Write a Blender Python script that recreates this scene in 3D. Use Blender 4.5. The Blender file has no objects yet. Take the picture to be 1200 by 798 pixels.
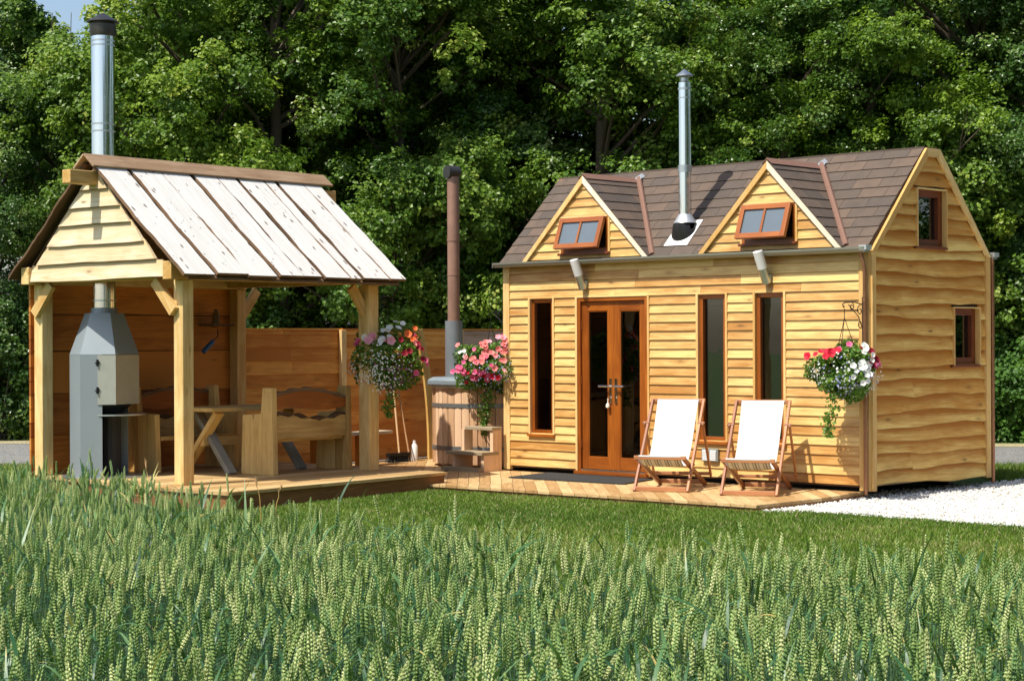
import bpy, math, random
import numpy as np
from mathutils import Vector, Matrix
D = bpy.data
scene = bpy.context.scene
COL = scene.collection
rad = math.radians
PI = math.pi
PAV_O, PAV_A = (-3.399, 19.434), 0.8801710876
CAB_O, CAB_A = (-0.0793, 23.1312), -0.7671149586
RH = 3.727

def frame_w(o, a, x, y, z=0.0):
    c, s = math.cos(a), math.sin(a)
    return Vector((o[0] + c*x - s*y, o[1] + s*x + c*y, z))
def pavw(x, y, z=0.0): return frame_w(PAV_O, PAV_A, x, y, z)
def cabw(x, y, z=0.0): return frame_w(CAB_O, CAB_A, x, y, z)

# ------------------------------------------------------------------ materials
def newmat(name):
    m = D.materials.new(name); m.use_nodes = True
    nt = m.node_tree; nt.nodes.clear()
    out = nt.nodes.new('ShaderNodeOutputMaterial')
    b = nt.nodes.new('ShaderNodeBsdfPrincipled')
    nt.links.new(b.outputs[0], out.inputs[0])
    return m, nt, b, out
def N(nt, t, **kw):
    n = nt.nodes.new(t)
    for k, v in kw.items():
        if k.startswith('i_'): n.inputs[k[2:].replace('_', ' ')].default_value = v
        else: setattr(n, k, v)
    return n
def ramp(nt, src, stops, interp='LINEAR'):
    r = nt.nodes.new('ShaderNodeValToRGB'); r.color_ramp.interpolation = interp
    e = r.color_ramp.elements
    while len(e) > 1: e.remove(e[-1])
    e[0].position = stops[0][0]; e[0].color = (*stops[0][1], 1) if len(stops[0][1]) == 3 else stops[0][1]
    for p, c in stops[1:]:
        k = e.new(p); k.color = (*c, 1) if len(c) == 3 else c
    nt.links.new(src, r.inputs[0]); return r.outputs[0]
def mixc(nt, a, b, fac, mode='MIX'):
    m = nt.nodes.new('ShaderNodeMix'); m.data_type = 'RGBA'; m.blend_type = mode
    for s, v in ((m.inputs[6], a), (m.inputs[7], b), (m.inputs[0], fac)):
        if hasattr(v, 'is_output') or isinstance(v, bpy.types.NodeSocket): nt.links.new(v, s)
        else: s.default_value = v if isinstance(v, (int, float)) else (*v, 1)
    return m.outputs[2]
def math_(nt, op, a, b=0.0, c=None):
    m = nt.nodes.new('ShaderNodeMath'); m.operation = op
    for i, v in enumerate((a, b, c)):
        if v is None: continue
        if isinstance(v, bpy.types.NodeSocket): nt.links.new(v, m.inputs[i])
        else: m.inputs[i].default_value = v
    return m.outputs[0]
def attr(nt, name, vec=False):
    a = nt.nodes.new('ShaderNodeAttribute'); a.attribute_name = name
    return a.outputs['Vector'] if vec else a.outputs['Fac']
def vmap(nt, src, scale, loc=(0, 0, 0)):
    m = nt.nodes.new('ShaderNodeMapping'); nt.links.new(src, m.inputs[0])
    m.inputs['Scale'].default_value = scale; m.inputs['Location'].default_value = loc
    return m.outputs[0]
def noise(nt, src, scale=5, detail=4, rough=.55, dist=0.0):
    n = nt.nodes.new('ShaderNodeTexNoise')
    if src is not None: nt.links.new(src, n.inputs['Vector'])
    n.inputs['Scale'].default_value = scale; n.inputs['Detail'].default_value = detail
    n.inputs['Roughness'].default_value = rough; n.inputs['Distortion'].default_value = dist
    return n.outputs['Fac']
def bump(nt, b, h, strength=.3, dist=.01):
    n = nt.nodes.new('ShaderNodeBump'); n.inputs['Strength'].default_value = strength
    n.inputs['Distance'].default_value = dist
    nt.links.new(h, n.inputs['Height']); nt.links.new(n.outputs[0], b.inputs['Normal'])

def wood(name, light, dark, knot=None, rough=.6, spread=.5, grain=1.0, bmp=.35, kn=.5, spec=.3, weather=None, heart_shade=None):
    """grain runs along attribute gc.x; rnd shifts tone board by board"""
    m, nt, b, out = newmat(name)
    gc = attr(nt, 'gc', True); rn = attr(nt, 'rnd')
    g1 = noise(nt, vmap(nt, gc, (1.3*grain, 16*grain, 16*grain)), 1.0, 5, .6, 1.2)
    g2 = noise(nt, vmap(nt, gc, (4*grain, 90*grain, 90*grain)), 1.0, 3, .6, .3)
    g3 = noise(nt, vmap(nt, gc, (2.2, 3.5, 3.5)), 1.0, 3, .5, .5)
    f = math_(nt, 'ADD', math_(nt, 'MULTIPLY', g1, .55), math_(nt, 'MULTIPLY', g2, .25))
    f = math_(nt, 'ADD', f, math_(nt, 'MULTIPLY', g3, .35))
    f = math_(nt, 'ADD', f, math_(nt, 'MULTIPLY', math_(nt, 'SUBTRACT', rn, .5), spread))
    mid = tuple((a+c)/2 for a, c in zip(light, dark))
    col = ramp(nt, f, [(.42, light), (.56, mid), (.74, dark)])
    if heart_shade:
        h = math_(nt, 'ADD', attr(nt, 'heart_shade'), math_(nt, 'MULTIPLY', math_(nt, 'SUBTRACT', noise(nt, vmap(nt, gc, (1.6, 9, 9), (3, 1, 2)), 1, 3), .5), .9))
        col = mixc(nt, col, heart_shade, math_(nt, 'MULTIPLY', ramp(nt, h, [(.25, (0, 0, 0)), (.8, (1, 1, 1))]), .92))  # upper part darkened: heartwood tone plus shade painted in under the board above
        col = mixc(nt, col, (.16, .07, .02), math_(nt, 'MULTIPLY', ramp(nt, attr(nt, 'heart_shade'), [(.0, (1, 1, 1)), (.05, (0, 0, 0))]), .8))
    if knot:
        v = nt.nodes.new('ShaderNodeTexVoronoi'); v.inputs['Scale'].default_value = 1.0
        nt.links.new(vmap(nt, gc, (2.0, 7, 7)), v.inputs['Vector'])
        nb = noise(nt, vmap(nt, gc, (8, 20, 20)), 1, 2)
        dd = math_(nt, 'ADD', v.outputs['Distance'], math_(nt, 'MULTIPLY', nb, .12))
        k = ramp(nt, dd, [(.10, (1, 1, 1)), (.17, (0.25, .25, .25)), (.30, (0, 0, 0))])
        col = mixc(nt, col, knot, math_(nt, 'MULTIPLY', k, kn))
    if weather:
        w = noise(nt, vmap(nt, gc, (1.0, 4, 4), (7, 3, 1)), 1.4, 5, .65, .6)
        col = mixc(nt, col, weather, ramp(nt, w, [(.45, (0, 0, 0)), (.7, (.8, .8, .8))]))
    nt.links.new(col, b.inputs['Base Color'])
    b.inputs['Roughness'].default_value = rough
    b.inputs['Specular IOR Level'].default_value = spec
    bump(nt, b, math_(nt, 'ADD', g1, math_(nt, 'MULTIPLY', g2, .6)), bmp, .006)
    return m
def plain(name, col, rough=.6, metal=0.0, spec=.5, var=.12, scale=6.0, bmp=0.0, bscale=60):
    m, nt, b, out = newmat(name)
    tc = nt.nodes.new('ShaderNodeTexCoord').outputs['Object']
    n = noise(nt, tc, scale, 5, .6)
    c = mixc(nt, tuple(x*(1-var) for x in col), tuple(min(1, x*(1+var)) for x in col), n)
    nt.links.new(c, b.inputs['Base Color'])
    r = math_(nt, 'MULTIPLY_ADD', n, .2, rough-.1); nt.links.new(r, b.inputs['Roughness'])
    b.inputs['Metallic'].default_value = metal; b.inputs['Specular IOR Level'].default_value = spec
    if bmp: bump(nt, b, noise(nt, tc, bscale, 4), bmp, .005)
    return m
def leafmat(name, stops, rough=.45, transl=.35, spec=.4, tcol=(.18, .32, .03), lowfreq=0):
    m, nt, b, out = newmat(name)
    rn = attr(nt, 'rnd')
    col = ramp(nt, rn, stops)
    nt.links.new(col, b.inputs['Base Color'])
    b.inputs['Roughness'].default_value = rough; b.inputs['Specular IOR Level'].default_value = spec
    if transl > 0:
        t = nt.nodes.new('ShaderNodeBsdfTranslucent')
        tc = mixc(nt, col, tcol, .55)
        nt.links.new(tc, t.inputs[0])
        mx = nt.nodes.new('ShaderNodeMixShader'); mx.inputs[0].default_value = transl
        nt.links.new(b.outputs[0], mx.inputs[1]); nt.links.new(t.outputs[0], mx.inputs[2])
        nt.links.new(mx.outputs[0], out.inputs[0])
    return m

M = {}
M['clad'] = wood('front_cladding', (.80, .55, .205), (.44, .205, .05), (.17, .07, .02), rough=.40, spread=.32, kn=.8, spec=.4, bmp=.5)
M['waney'] = wood('waney_cladding', (.90, .62, .20), (.60, .27, .05), (.20, .08, .02), rough=.5, spread=.35, kn=.8, spec=.3, bmp=.7, heart_shade=(.46, .165, .02))
M['trim'] = wood('pale_trim', (.80, .56, .24), (.58, .33, .10), (.3, .14, .05), rough=.5, spread=.3, kn=.3)
M['trimwhite'] = wood('cream_trim', (.84, .78, .66), (.72, .62, .46), None, rough=.5, spread=.3)
M['gable'] = wood('pale_waney_boards', (.84, .74, .54), (.60, .42, .22), (.13, .07, .03), rough=.6, spread=.35, kn=.7, bmp=.6, heart_shade=(.66, .48, .26))
M['post'] = wood('pale_oak_post', (.84, .62, .29), (.52, .29, .08), (.22, .10, .03), rough=.55, spread=.2, kn=.5)
M['bench'] = wood('bench_timber', (.74, .50, .19), (.38, .21, .06), (.10, .05, .02), rough=.6, spread=.3, kn=.5)
M['greyleg'] = wood('grey_timber', (.34, .33, .28), (.16, .15, .12), (.05, .04, .03), rough=.75, spread=.2)
M['wallwood'] = wood('orange_boards', (.62, .24, .042), (.30, .085, .014), (.06, .02, .008), rough=.5, spread=.5, kn=.6, spec=.35)
M['fence'] = wood('fence_boards', (.88, .44, .10), (.54, .20, .035), (.14, .05, .012), rough=.55, spread=.4, kn=.7)
M['fencegrey'] = wood('fence_greyed', (.52, .38, .27), (.34, .22, .14), (.1, .06, .03), rough=.7, spread=.3)
M['roofplank'] = wood('silvered_roof_plank', (.86, .84, .80), (.72, .69, .64), None, rough=.7, spread=.25, bmp=.5)
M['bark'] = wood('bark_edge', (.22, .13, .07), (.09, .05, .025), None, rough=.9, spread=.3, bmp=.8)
M['ridge'] = wood('ridge_board', (.46, .33, .21), (.24, .15, .085), (.1, .05, .02), rough=.7, spread=.3)
M['frame'] = wood('stained_frame', (.40, .115, .014), (.20, .048, .006), None, rough=.3, spread=.2, bmp=.12, spec=.5)
M['framedark'] = wood('dark_stained_frame', (.20, .045, .012), (.09, .018, .006), None, rough=.35, spread=.2, bmp=.12, spec=.5)
M['sash'] = wood('sash_frame', (.42, .13, .03), (.27, .075, .016), None, rough=.35, spread=.2, bmp=.12, spec=.5)
M['deck'] = wood('deck_boards', (.62, .43, .21), (.38, .22, .085), (.14, .07, .03), rough=.6, spread=.4, kn=.45)
M['pdeck'] = wood('platform_boards', (.60, .42, .20), (.36, .21, .08), (.1, .05, .02), rough=.6, spread=.3, kn=.4)
M['riser'] = wood('platform_riser', (.34, .16, .06), (.16, .07, .025), None, rough=.65, spread=.3)
M['chair'] = wood('chair_teak', (.46, .20, .085), (.26, .09, .035), None, rough=.4, spread=.3, bmp=.12, spec=.5)
M['tub'] = wood('tub_staves', (.78, .52, .32), (.50, .28, .14), (.12, .05, .02), rough=.6, spread=.55, kn=.3)
M['handle'] = wood('broom_handle', (.62, .40, .20), (.40, .22, .10), None, rough=.5)
M['yellowwood'] = wood('yellow_slab', (.80, .60, .22), (.52, .30, .08), None, rough=.5)
M['rough'] = wood('rough_step', (.52, .43, .30), (.34, .26, .16), None, rough=.75)
M['floorin'] = wood('interior_floor', (.30, .16, .07), (.18, .09, .035), None, rough=.4)
M['steel'] = plain('polished_flue_steel', (.84, .86, .86), .11, 1.0, var=.05, scale=3)
M['steeldull'] = plain('galvanised_steel', (.62, .64, .63), .38, 1.0, var=.1)
M['capdark'] = plain('weathered_cowl', (.10, .09, .08), .45, .9, var=.3)
M['stove'] = plain('grey_stove_paint', (.27, .31, .33), .42, .25, var=.06, scale=3)
M['stovein'] = plain('dark_hearth', (.03, .03, .032), .6, .3)
M['stovedoor'] = plain('stove_door_grey', (.44, .44, .38), .4, .35, var=.15, scale=9)
M['lead'] = plain('grey_gutter', (.30, .30, .25), .4, .3, var=.1)
M['silvercap'] = plain('silver_flashing', (.60, .61, .60), .4, .7)
M['whiteplate'] = plain('white_flashing', (.80, .80, .78), .5, 0, var=.05)
M['rubber'] = plain('black_rubber', (.018, .018, .018), .35)
M['copper'] = plain('copper_pipe', (.36, .17, .09), .38, .75, var=.25, scale=12)
M['tubflue'] = plain('heated_flue', (.36, .20, .14), .45, .35, var=.4, scale=5)
M['greyslv'] = plain('grey_sleeve', (.26, .28, .29), .45, .5)
M['tublid'] = plain('grey_lid', (.20, .24, .26), .5, 0, var=.08)
M['hoop'] = plain('dark_hoop', (.26, .27, .26), .4, .6)
M['iron'] = plain('black_iron', (.012, .012, .014), .45, .4)
M['chrome'] = plain('chrome', (.80, .80, .78), .18, 1.0, var=.03)
M['mat'] = plain('black_mat', (.022, .025, .026), .85, 0, var=.5, scale=90, bmp=.8, bscale=300)
M['white'] = plain('white_plastic', (.80, .80, .78), .4, 0, var=.03)
M['blue'] = plain('blue_handle', (.03, .13, .36), .4, 0)
M['brown'] = plain('brown_jar', (.16, .09, .03), .35, 0)
M['ventm'] = plain('vent_grey', (.24, .26, .25), .5, 0)
M['ventw'] = plain('vent_white', (.75, .77, .78), .4, 0)
M['canvas'] = plain('canvas_white', (.54, .535, .51), .8, 0, var=.06, scale=7, bmp=.5, bscale=9)
M['interior'] = plain('interior_dark', (.10, .06, .035), .7)
M['blind'] = plain('blind_white', (.88, .88, .86), .6)
M['cupboard'] = plain('interior_grey', (.06, .07, .075), .5)
def stripes():
    m, nt, b, out = newmat('striped_canvas')
    gc = attr(nt, 'gc', True)
    sx = nt.nodes.new('ShaderNodeSeparateXYZ'); nt.links.new(gc, sx.inputs[0])
    f = math_(nt, 'FRACT', math_(nt, 'MULTIPLY', sx.outputs[1], 9.0))
    c = ramp(nt, f, [(0, (.62, .62, .58)), (.35, (.10, .13, .18)), (.42, (.55, .52, .40)), (.6, (.12, .15, .2)), (.72, (.62, .62, .58)), (.86, (.30, .33, .36))], 'CONSTANT')
    nt.links.new(c, b.inputs['Base Color']); b.inputs['Roughness'].default_value = .85
    return m
M['stripe'] = stripes()
def shingle():
    m, nt, b, out = newmat('brown_shingle')
    rn = attr(nt, 'rnd'); gc = attr(nt, 'gc', True)
    c = ramp(nt, rn, [(0, (.070, .054, .043)), (.3, (.086, .062, .047)), (.55, (.098, .069, .050)), (.85, (.122, .080, .055)), (1, (.084, .066, .055))])
    n = noise(nt, gc, 260, 2, .7); n2 = noise(nt, gc, 5, 4)
    c = mixc(nt, c, (.24, .17, .12), math_(nt, 'MULTIPLY', ramp(nt, n, [(.52, (0, 0, 0)), (.68, (1, 1, 1))]), .4))
    c = mixc(nt, c, (.05, .04, .034), math_(nt, 'MULTIPLY', ramp(nt, n2, [(.45, (0, 0, 0)), (.75, (1, 1, 1))]), .5))
    nt.links.new(c, b.inputs['Base Color']); b.inputs['Roughness'].default_value = .85
    bump(nt, b, n, .5, .004); return m
M['shingle'] = shingle()
M['flash'] = plain('brown_flashing', (.20, .105, .072), .75, 0, var=.2, scale=30, bmp=.4, bscale=200)
def glassmat(name, tint, facmul=1.0, rough=.01):
    m, nt, b, out = newmat(name); nt.nodes.remove(b)
    tr = N(nt, 'ShaderNodeBsdfTransparent'); tr.inputs[0].default_value = (*tint, 1)
    gl = N(nt, 'ShaderNodeBsdfGlossy'); gl.inputs['Roughness'].default_value = rough
    fr = N(nt, 'ShaderNodeFresnel'); fr.inputs[0].default_value = 1.55
    tc = nt.nodes.new('ShaderNodeTexCoord').outputs['Object']
    bp = nt.nodes.new('ShaderNodeBump'); bp.inputs['Strength'].default_value = .06; bp.inputs['Distance'].default_value = .02
    nt.links.new(noise(nt, tc, 2.2, 2), bp.inputs['Height'])
    nt.links.new(bp.outputs[0], gl.inputs['Normal'])
    mx = N(nt, 'ShaderNodeMixShader')
    nt.links.new(math_(nt, 'MINIMUM', math_(nt, 'MULTIPLY', fr.outputs[0], facmul), 1.0), mx.inputs[0])
    nt.links.new(tr.outputs[0], mx.inputs[1]); nt.links.new(gl.outputs[0], mx.inputs[2])
    nt.links.new(mx.outputs[0], out.inputs[0]); return m
M['glass'] = glassmat('window_glass', (.50, .52, .50), 2.2)
M['glasssky'] = plain('sky_tone_sash_glass', (.13, .16, .185), .12, 0, spec=.9, var=.12, scale=5)  # opaque grey-blue colour stands in for sky reflected in the panes

M['leafA'] = leafmat('maple_leaf', [(0, (.045, .11, .010)), (.4, (.10, .19, .016)), (.75, (.20, .31, .035)), (1, (.36, .40, .08))], rough=.42, transl=.3)
M['leafB'] = leafmat('hawthorn_leaf', [(0, (.030, .085, .012)), (.5, (.070, .15, .020)), (.85, (.15, .24, .045)), (1, (.28, .33, .10))], rough=.36, transl=.25, spec=.5)
M['leafC'] = leafmat('bright_leaf', [(0, (.06, .13, .008)), (.4, (.13, .23, .014)), (.8, (.24, .35, .025)), (1, (.38, .42, .06))], rough=.45, transl=.35)
M['leafN'] = leafmat('nettle_leaf', [(0, (.045, .12, .015)), (.6, (.075, .18, .02)), (1, (.13, .24, .03))], rough=.5, transl=.35)
M['basketleaf'] = leafmat('basket_leaf', [(0, (.04, .12, .012)), (.6, (.11, .23, .02)), (1, (.24, .36, .06))], rough=.45, transl=.25)
M['trunk'] = plain('tree_bark', (.10, .075, .05), .9, 0, var=.4, scale=8, bmp=.6, bscale=30)
M['ear'] = leafmat('wheat_ear', [(0, (.10, .21, .075)), (.45, (.26, .39, .11)), (.8, (.44, .53, .18)), (1, (.68, .70, .34))], rough=.5, transl=.12, spec=.3, tcol=(.5, .6, .2))
M['stem'] = leafmat('wheat_stem', [(0, (.10, .20, .13)), (1, (.20, .30, .16))], rough=.5, transl=.1)
M['blade'] = leafmat('wheat_blade', [(0, (.018, .070, .026)), (.7, (.055, .155, .050)), (.93, (.14, .25, .09)), (.97, (.50, .42, .14)), (1, (.55, .40, .12))], rough=.42, transl=.25, spec=.45)
M['grass'] = leafmat('lawn_blade', [(0, (.07, .14, .014)), (.6, (.13, .22, .022)), (.9, (.22, .29, .04)), (.95, (.38, .34, .15)), (1, (.45, .40, .2))], rough=.55, transl=.25, spec=.25)
def petal(name, c, c2): return leafmat(name, [(0, c), (1, c2)], rough=.55, transl=.25, spec=.2, tcol=c)
M['p_pink'] = petal('petal_pink', (.80, .08, .26), (.85, .25, .38)); M['p_salmon'] = petal('petal_salmon', (.86, .22, .20), (.9, .35, .33))
M['p_rose'] = petal('petal_rose', (.85, .32, .42), (.9, .45, .5)); M['p_white'] = petal('petal_white', (.82, .82, .78), (.88, .88, .84))
M['p_red'] = petal('petal_red', (.50, .01, .03), (.78, .03, .07)); M['p_dark'] = petal('petal_crimson', (.20, .008, .02), (.32, .012, .03))
M['p_orange'] = petal('petal_orange', (.85, .15, .04), (.9, .22, .06)); M['p_blue'] = petal('petal_blue', (.28, .30, .70), (.5, .5, .8))
M['p_purple'] = petal('petal_purple', (.28, .06, .30), (.45, .12, .42))
M['petalmid'] = plain('flower_eye', (.45, .35, .08), .7)

def ground_mat():
    m, nt, b, out = newmat('lawn_ground')
    tc = nt.nodes.new('ShaderNodeTexCoord').outputs['Object']
    n = noise(nt, tc, 1.1, 5, .65); n2 = noise(nt, tc, 45, 3, .7)
    c = ramp(nt, n, [(.3, (.045, .095, .014)), (.6, (.075, .13, .020)), (.8, (.12, .15, .035))])
    c = mixc(nt, c, (.05, .045, .02), math_(nt, 'MULTIPLY', ramp(nt, n2, [(.5, (0, 0, 0)), (.7, (1, 1, 1))]), .6))
    nt.links.new(c, b.inputs['Base Color']); b.inputs['Roughness'].default_value = .95
    bump(nt, b, n2, .8, .03); return m
M['ground'] = ground_mat()
def gravel_mat(name, lo, hi, scale, dirt):
    m, nt, b, out = newmat(name)
    tc = nt.nodes.new('ShaderNodeTexCoord').outputs['Object']
    v = nt.nodes.new('ShaderNodeTexVoronoi'); v.inputs['Scale'].default_value = scale; nt.links.new(tc, v.inputs['Vector'])
    bw = nt.nodes.new('ShaderNodeRGBToBW'); nt.links.new(v.outputs['Color'], bw.inputs[0])
    c = mixc(nt, lo, hi, bw.outputs[0])
    n = noise(nt, tc, 2.2, 5, .7)
    c = mixc(nt, c, dirt, ramp(nt, n, [(.55, (0, 0, 0)), (.8, (.7, .7, .7))]))
    nt.links.new(c, b.inputs['Base Color']); b.inputs['Roughness'].default_value = .85
    bump(nt, b, math_(nt, 'SUBTRACT', 1.0, v.outputs['Distance']), .9, .02); return m
M['gravel'] = gravel_mat('white_gravel_bed', (.55, .53, .48), (.82, .81, .78), 45, (.5, .44, .33))
M['road'] = gravel_mat('grey_track', (.11, .11, .105), (.27, .265, .25), 30, (.33, .29, .2))
M['verge'] = gravel_mat('straw_verge', (.28, .24, .13), (.42, .36, .2), 22, (.12, .16, .05))
M['stone'] = leafmat('white_stone', [(0, (.60, .57, .50)), (.2, (.66, .65, .62)), (.86, (.78, .78, .76)), (.92, (.5, .42, .28)), (1, (.22, .18, .12))], rough=.7, transl=0)

# ------------------------------------------------------------------ mesh builder
class MB:
    def __init__(s, seed=1):
        s.V = []; s.F = []; s.G = []; s.R = []; s.MI = []; s.E = {}; s.r = random.Random(seed)
    def add(s, verts, faces, gcs, rnd=None, mi=0):
        o = len(s.V); rnd = s.r.random() if rnd is None else rnd
        s.V += [tuple(v) for v in verts]; s.G += [tuple(g) for g in gcs]; s.R += [rnd]*len(verts)
        s.F += [tuple(o+i for i in f) for f in faces]; s.MI += [mi]*len(faces)
    def box(s, o, a, b, c, rnd=None, mi=0):
        o, a, b, c = Vector(o), Vector(a), Vector(b), Vector(c)
        if a.cross(b).dot(c) < 0: o = o + c; c = -c
        P = []; G = []; off = Vector((s.r.random()*40, s.r.random()*40, s.r.random()*40))
        la, lb, lc = a.length, b.length, c.length
        for k in (0, 1):
            for j in (0, 1):
                for i in (0, 1):
                    P.append(o + a*i + b*j + c*k); G.append(off + Vector((la*i, lb*j, lc*k)))
        F = [(0, 2, 3, 1), (4, 5, 7, 6), (0, 1, 5, 4), (2, 6, 7, 3), (0, 4, 6, 2), (1, 3, 7, 5)]
        s.add(P, F, G, rnd, mi)
    def bb(s, x0, x1, y0, y1, z0, z1, ax='x', rnd=None, mi=0):
        v = {'x': Vector((x1-x0, 0, 0)), 'y': Vector((0, y1-y0, 0)), 'z': Vector((0, 0, z1-z0))}
        od = [ax] + [k for k in 'xyz' if k != ax]
        s.box((x0, y0, z0), v[od[0]], v[od[1]], v[od[2]], rnd, mi)
    def beam(s, p0, p1, w, h, up=(0, 0, 1), rnd=None, mi=0):
        p0, p1 = Vector(p0), Vector(p1); a = p1-p0; d = a.normalized(); u = Vector(up)
        side = d.cross(u).normalized(); u2 = side.cross(d).normalized()
        s.box(p0 - side*w/2 - u2*h/2, a, side*w, u2*h, rnd, mi)
    def prism(s, poly, ex, P=None, rnd=None, mi=0, gmap=None):
        """poly: list of 3D points (planar), ex: extrude vector"""
        poly = [Vector(p) for p in poly]; ex = Vector(ex); n = len(poly)
        nn = Vector((0, 0, 0))
        for i in range(n): nn += poly[i].cross(poly[(i+1) % n])
        if nn.dot(ex) > 0: poly = poly[::-1]
        off = Vector((s.r.random()*40,)*3)
        gm = gmap or (lambda p: p)
        vs = poly + [p+ex for p in poly]
        F = [tuple(range(n)), tuple(range(2*n-1, n-1, -1))]
        F += [(i, i+n, (i+1) % n + n, (i+1) % n) for i in range(n)]
        s.add(vs, F, [Vector(gm(v))+off for v in vs], rnd, mi)
    def tube(s, pts, rr, n=12, mi=0, caps=True, rnd=None, gl=1.0):
        pts = [Vector(p) for p in pts]
        if not hasattr(rr, '__len__'): rr = [rr]*len(pts)
        V = []; G = []; F = []; L = 0; prev = None
        for i, p in enumerate(pts):
            d = (pts[min(i+1, len(pts)-1)] - pts[max(i-1, 0)])
            d = d.normalized() if d.length > 1e-9 else Vector((0, 0, 1))
            if prev is None:
                t = Vector((1, 0, 0)) if abs(d.x) < .9 else Vector((0, 1, 0))
                u = d.cross(t).normalized()
            else:
                u = (prev - d*prev.dot(d)).normalized()
            prev = u; w = d.cross(u)
            if i: L += (p-pts[i-1]).length
            for k in range(n):
                a = 2*PI*k/n; V.append(p + (u*math.cos(a)+w*math.sin(a))*rr[i]); G.append((L, rr[i]*math.cos(a), rr[i]*math.sin(a)))
        for i in range(len(pts)-1):
            for k in range(n):
                F.append((i*n+k, i*n+(k+1) % n, (i+1)*n+(k+1) % n, (i+1)*n+k))
        if caps: F += [tuple(range(n-1, -1, -1)), tuple(range((len(pts)-1)*n, len(pts)*n))]
        s.add(V, F, G, rnd, mi)
    def cyl(s, x, y, z0, z1, r, n=24, **k): s.tube([(x, y, z0), (x, y, z1)], r, n, **k)
    def build(s, name, mats, parent=None, bevel=0, smooth=False, loc=None, rot=None):
        me = D.meshes.new(name); me.from_pydata(s.V, [], s.F)
        for mm in (mats if isinstance(mats, (list, tuple)) else [mats]): me.materials.append(mm)
        a = me.attributes.new('gc', 'FLOAT_VECTOR', 'POINT'); a.data.foreach_set('vector', np.array(s.G, dtype=np.float32).ravel())
        b = me.attributes.new('rnd', 'FLOAT', 'POINT'); b.data.foreach_set('value', np.array(s.R, dtype=np.float32))
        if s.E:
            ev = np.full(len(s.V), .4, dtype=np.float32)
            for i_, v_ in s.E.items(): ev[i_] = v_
            me.attributes.new('heart_shade', 'FLOAT', 'POINT').data.foreach_set('value', ev)
        me.polygons.foreach_set('material_index', s.MI)
        if smooth: me.shade_smooth(); me.set_sharp_from_angle(angle=rad(40))
        me.update()
        o = D.objects.new(name, me); COL.objects.link(o)
        if parent: o.parent = parent
        if loc is not None: o.location = loc
        if rot is not None: o.rotation_euler = rot
        if bevel:
            bv = o.modifiers.new('bevel', 'BEVEL'); bv.width = bevel; bv.segments = 2; bv.limit_method = 'ANGLE'; bv.angle_limit = rad(50)
        return o
def tag(o, label=None, cat=None, group=None, kind=None):
    if label: o['label'] = label
    if cat: o['category'] = cat
    if group: o['group'] = group
    if kind: o['kind'] = kind
    return o
def empty(name, loc, rz=0, label=None, cat=None, group=None):
    o = D.objects.new(name, None); COL.objects.link(o); o.location = loc; o.rotation_euler = (0, 0, rz)
    o.empty_display_size = .1
    return tag(o, label, cat, group)
def npmesh(name, V, F, rnd, mats, mi=None, parent=None, loc=None, smooth=False):
    me = D.meshes.new(name); V = np.asarray(V, dtype=np.float32); F = np.asarray(F, dtype=np.int32)
    nf, k = F.shape
    me.vertices.add(len(V)); me.vertices.foreach_set('co', V.ravel())
    me.loops.add(nf*k); me.loops.foreach_set('vertex_index', F.ravel())
    me.polygons.add(nf); me.polygons.foreach_set('loop_start', np.arange(0, nf*k, k, dtype=np.int32))
    for mm in (mats if isinstance(mats, (list, tuple)) else [mats]): me.materials.append(mm)
    if mi is not None: me.polygons.foreach_set('material_index', np.asarray(mi, dtype=np.int32))
    me.update(calc_edges=True)
    a = me.attributes.new('rnd', 'FLOAT', 'POINT'); a.data.foreach_set('value', np.asarray(rnd, dtype=np.float32))
    if smooth: me.shade_smooth()
    else: me.polygons.foreach_set('use_smooth', np.zeros(nf, dtype=bool))
    o = D.objects.new(name, me); COL.objects.link(o)
    if parent: o.parent = parent
    if loc is not None: o.location = loc
    return o
def lap(mb, P, sb0, sb1, st0, st1, z0, z1, nb=.02, nt=.004, wave=0.0, amp_seed=None, mi=0, seg=.12, rnd=None, back=0.0):
    """one lapped board on the plane P(s,z,n): bottom edge s in [sb0,sb1] at z0, top edge [st0,st1] at z1"""
    r = mb.r; L = max(sb1-sb0, st1-st0)
    k = max(1, int(L/seg)) if wave else 1
    ph = [r.random()*6.28 for _ in range(4)]; fr = [r.uniform(1.2, 2.4), r.uniform(3, 6), r.uniform(8, 14)]
    off = (r.random()*40, r.random()*40, r.random()*40)
    V = []; G = []
    for i in range(k+1):
        t = i/k
        s0 = sb0+(sb1-sb0)*t; s1 = st0+(st1-st0)*t
        w = wave*(math.sin(fr[0]*s0+ph[0])*.55 + math.sin(fr[1]*s0+ph[1])*.3 + math.sin(fr[2]*s0+ph[2])*.15)
        zz = z0+w
        for (ss, z, n) in ((s0, zz, back), (s0, zz, nb), (s1, z1, nt), (s1, z1, back)):
            V.append(P(ss, z, n)); G.append((ss+off[0], z+off[1], n+off[2]))
    F = []
    for i in range(k):
        a = i*4; b = a+4
        F += [(a, b, b+1, a+1), (a+1, b+1, b+2, a+2), (a+2, b+2, b+3, a+3)]
    F += [(0, 1, 2, 3), (k*4+3, k*4+2, k*4+1, k*4)]
    o_ = len(mb.V); mb.add(V, F, G, rnd, mi)
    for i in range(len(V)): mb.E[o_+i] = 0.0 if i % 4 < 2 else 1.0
def subtract(iv, cuts):
    out = [iv]
    for c0, c1 in cuts:
        nx = []
        for a, b in out:
            if c1 <= a or c0 >= b: nx.append((a, b)); continue
            if c0 > a: nx.append((a, c0))
            if c1 < b: nx.append((c1, b))
        out = nx
    return [(a, b) for a, b in out if b-a > .01]
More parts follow.
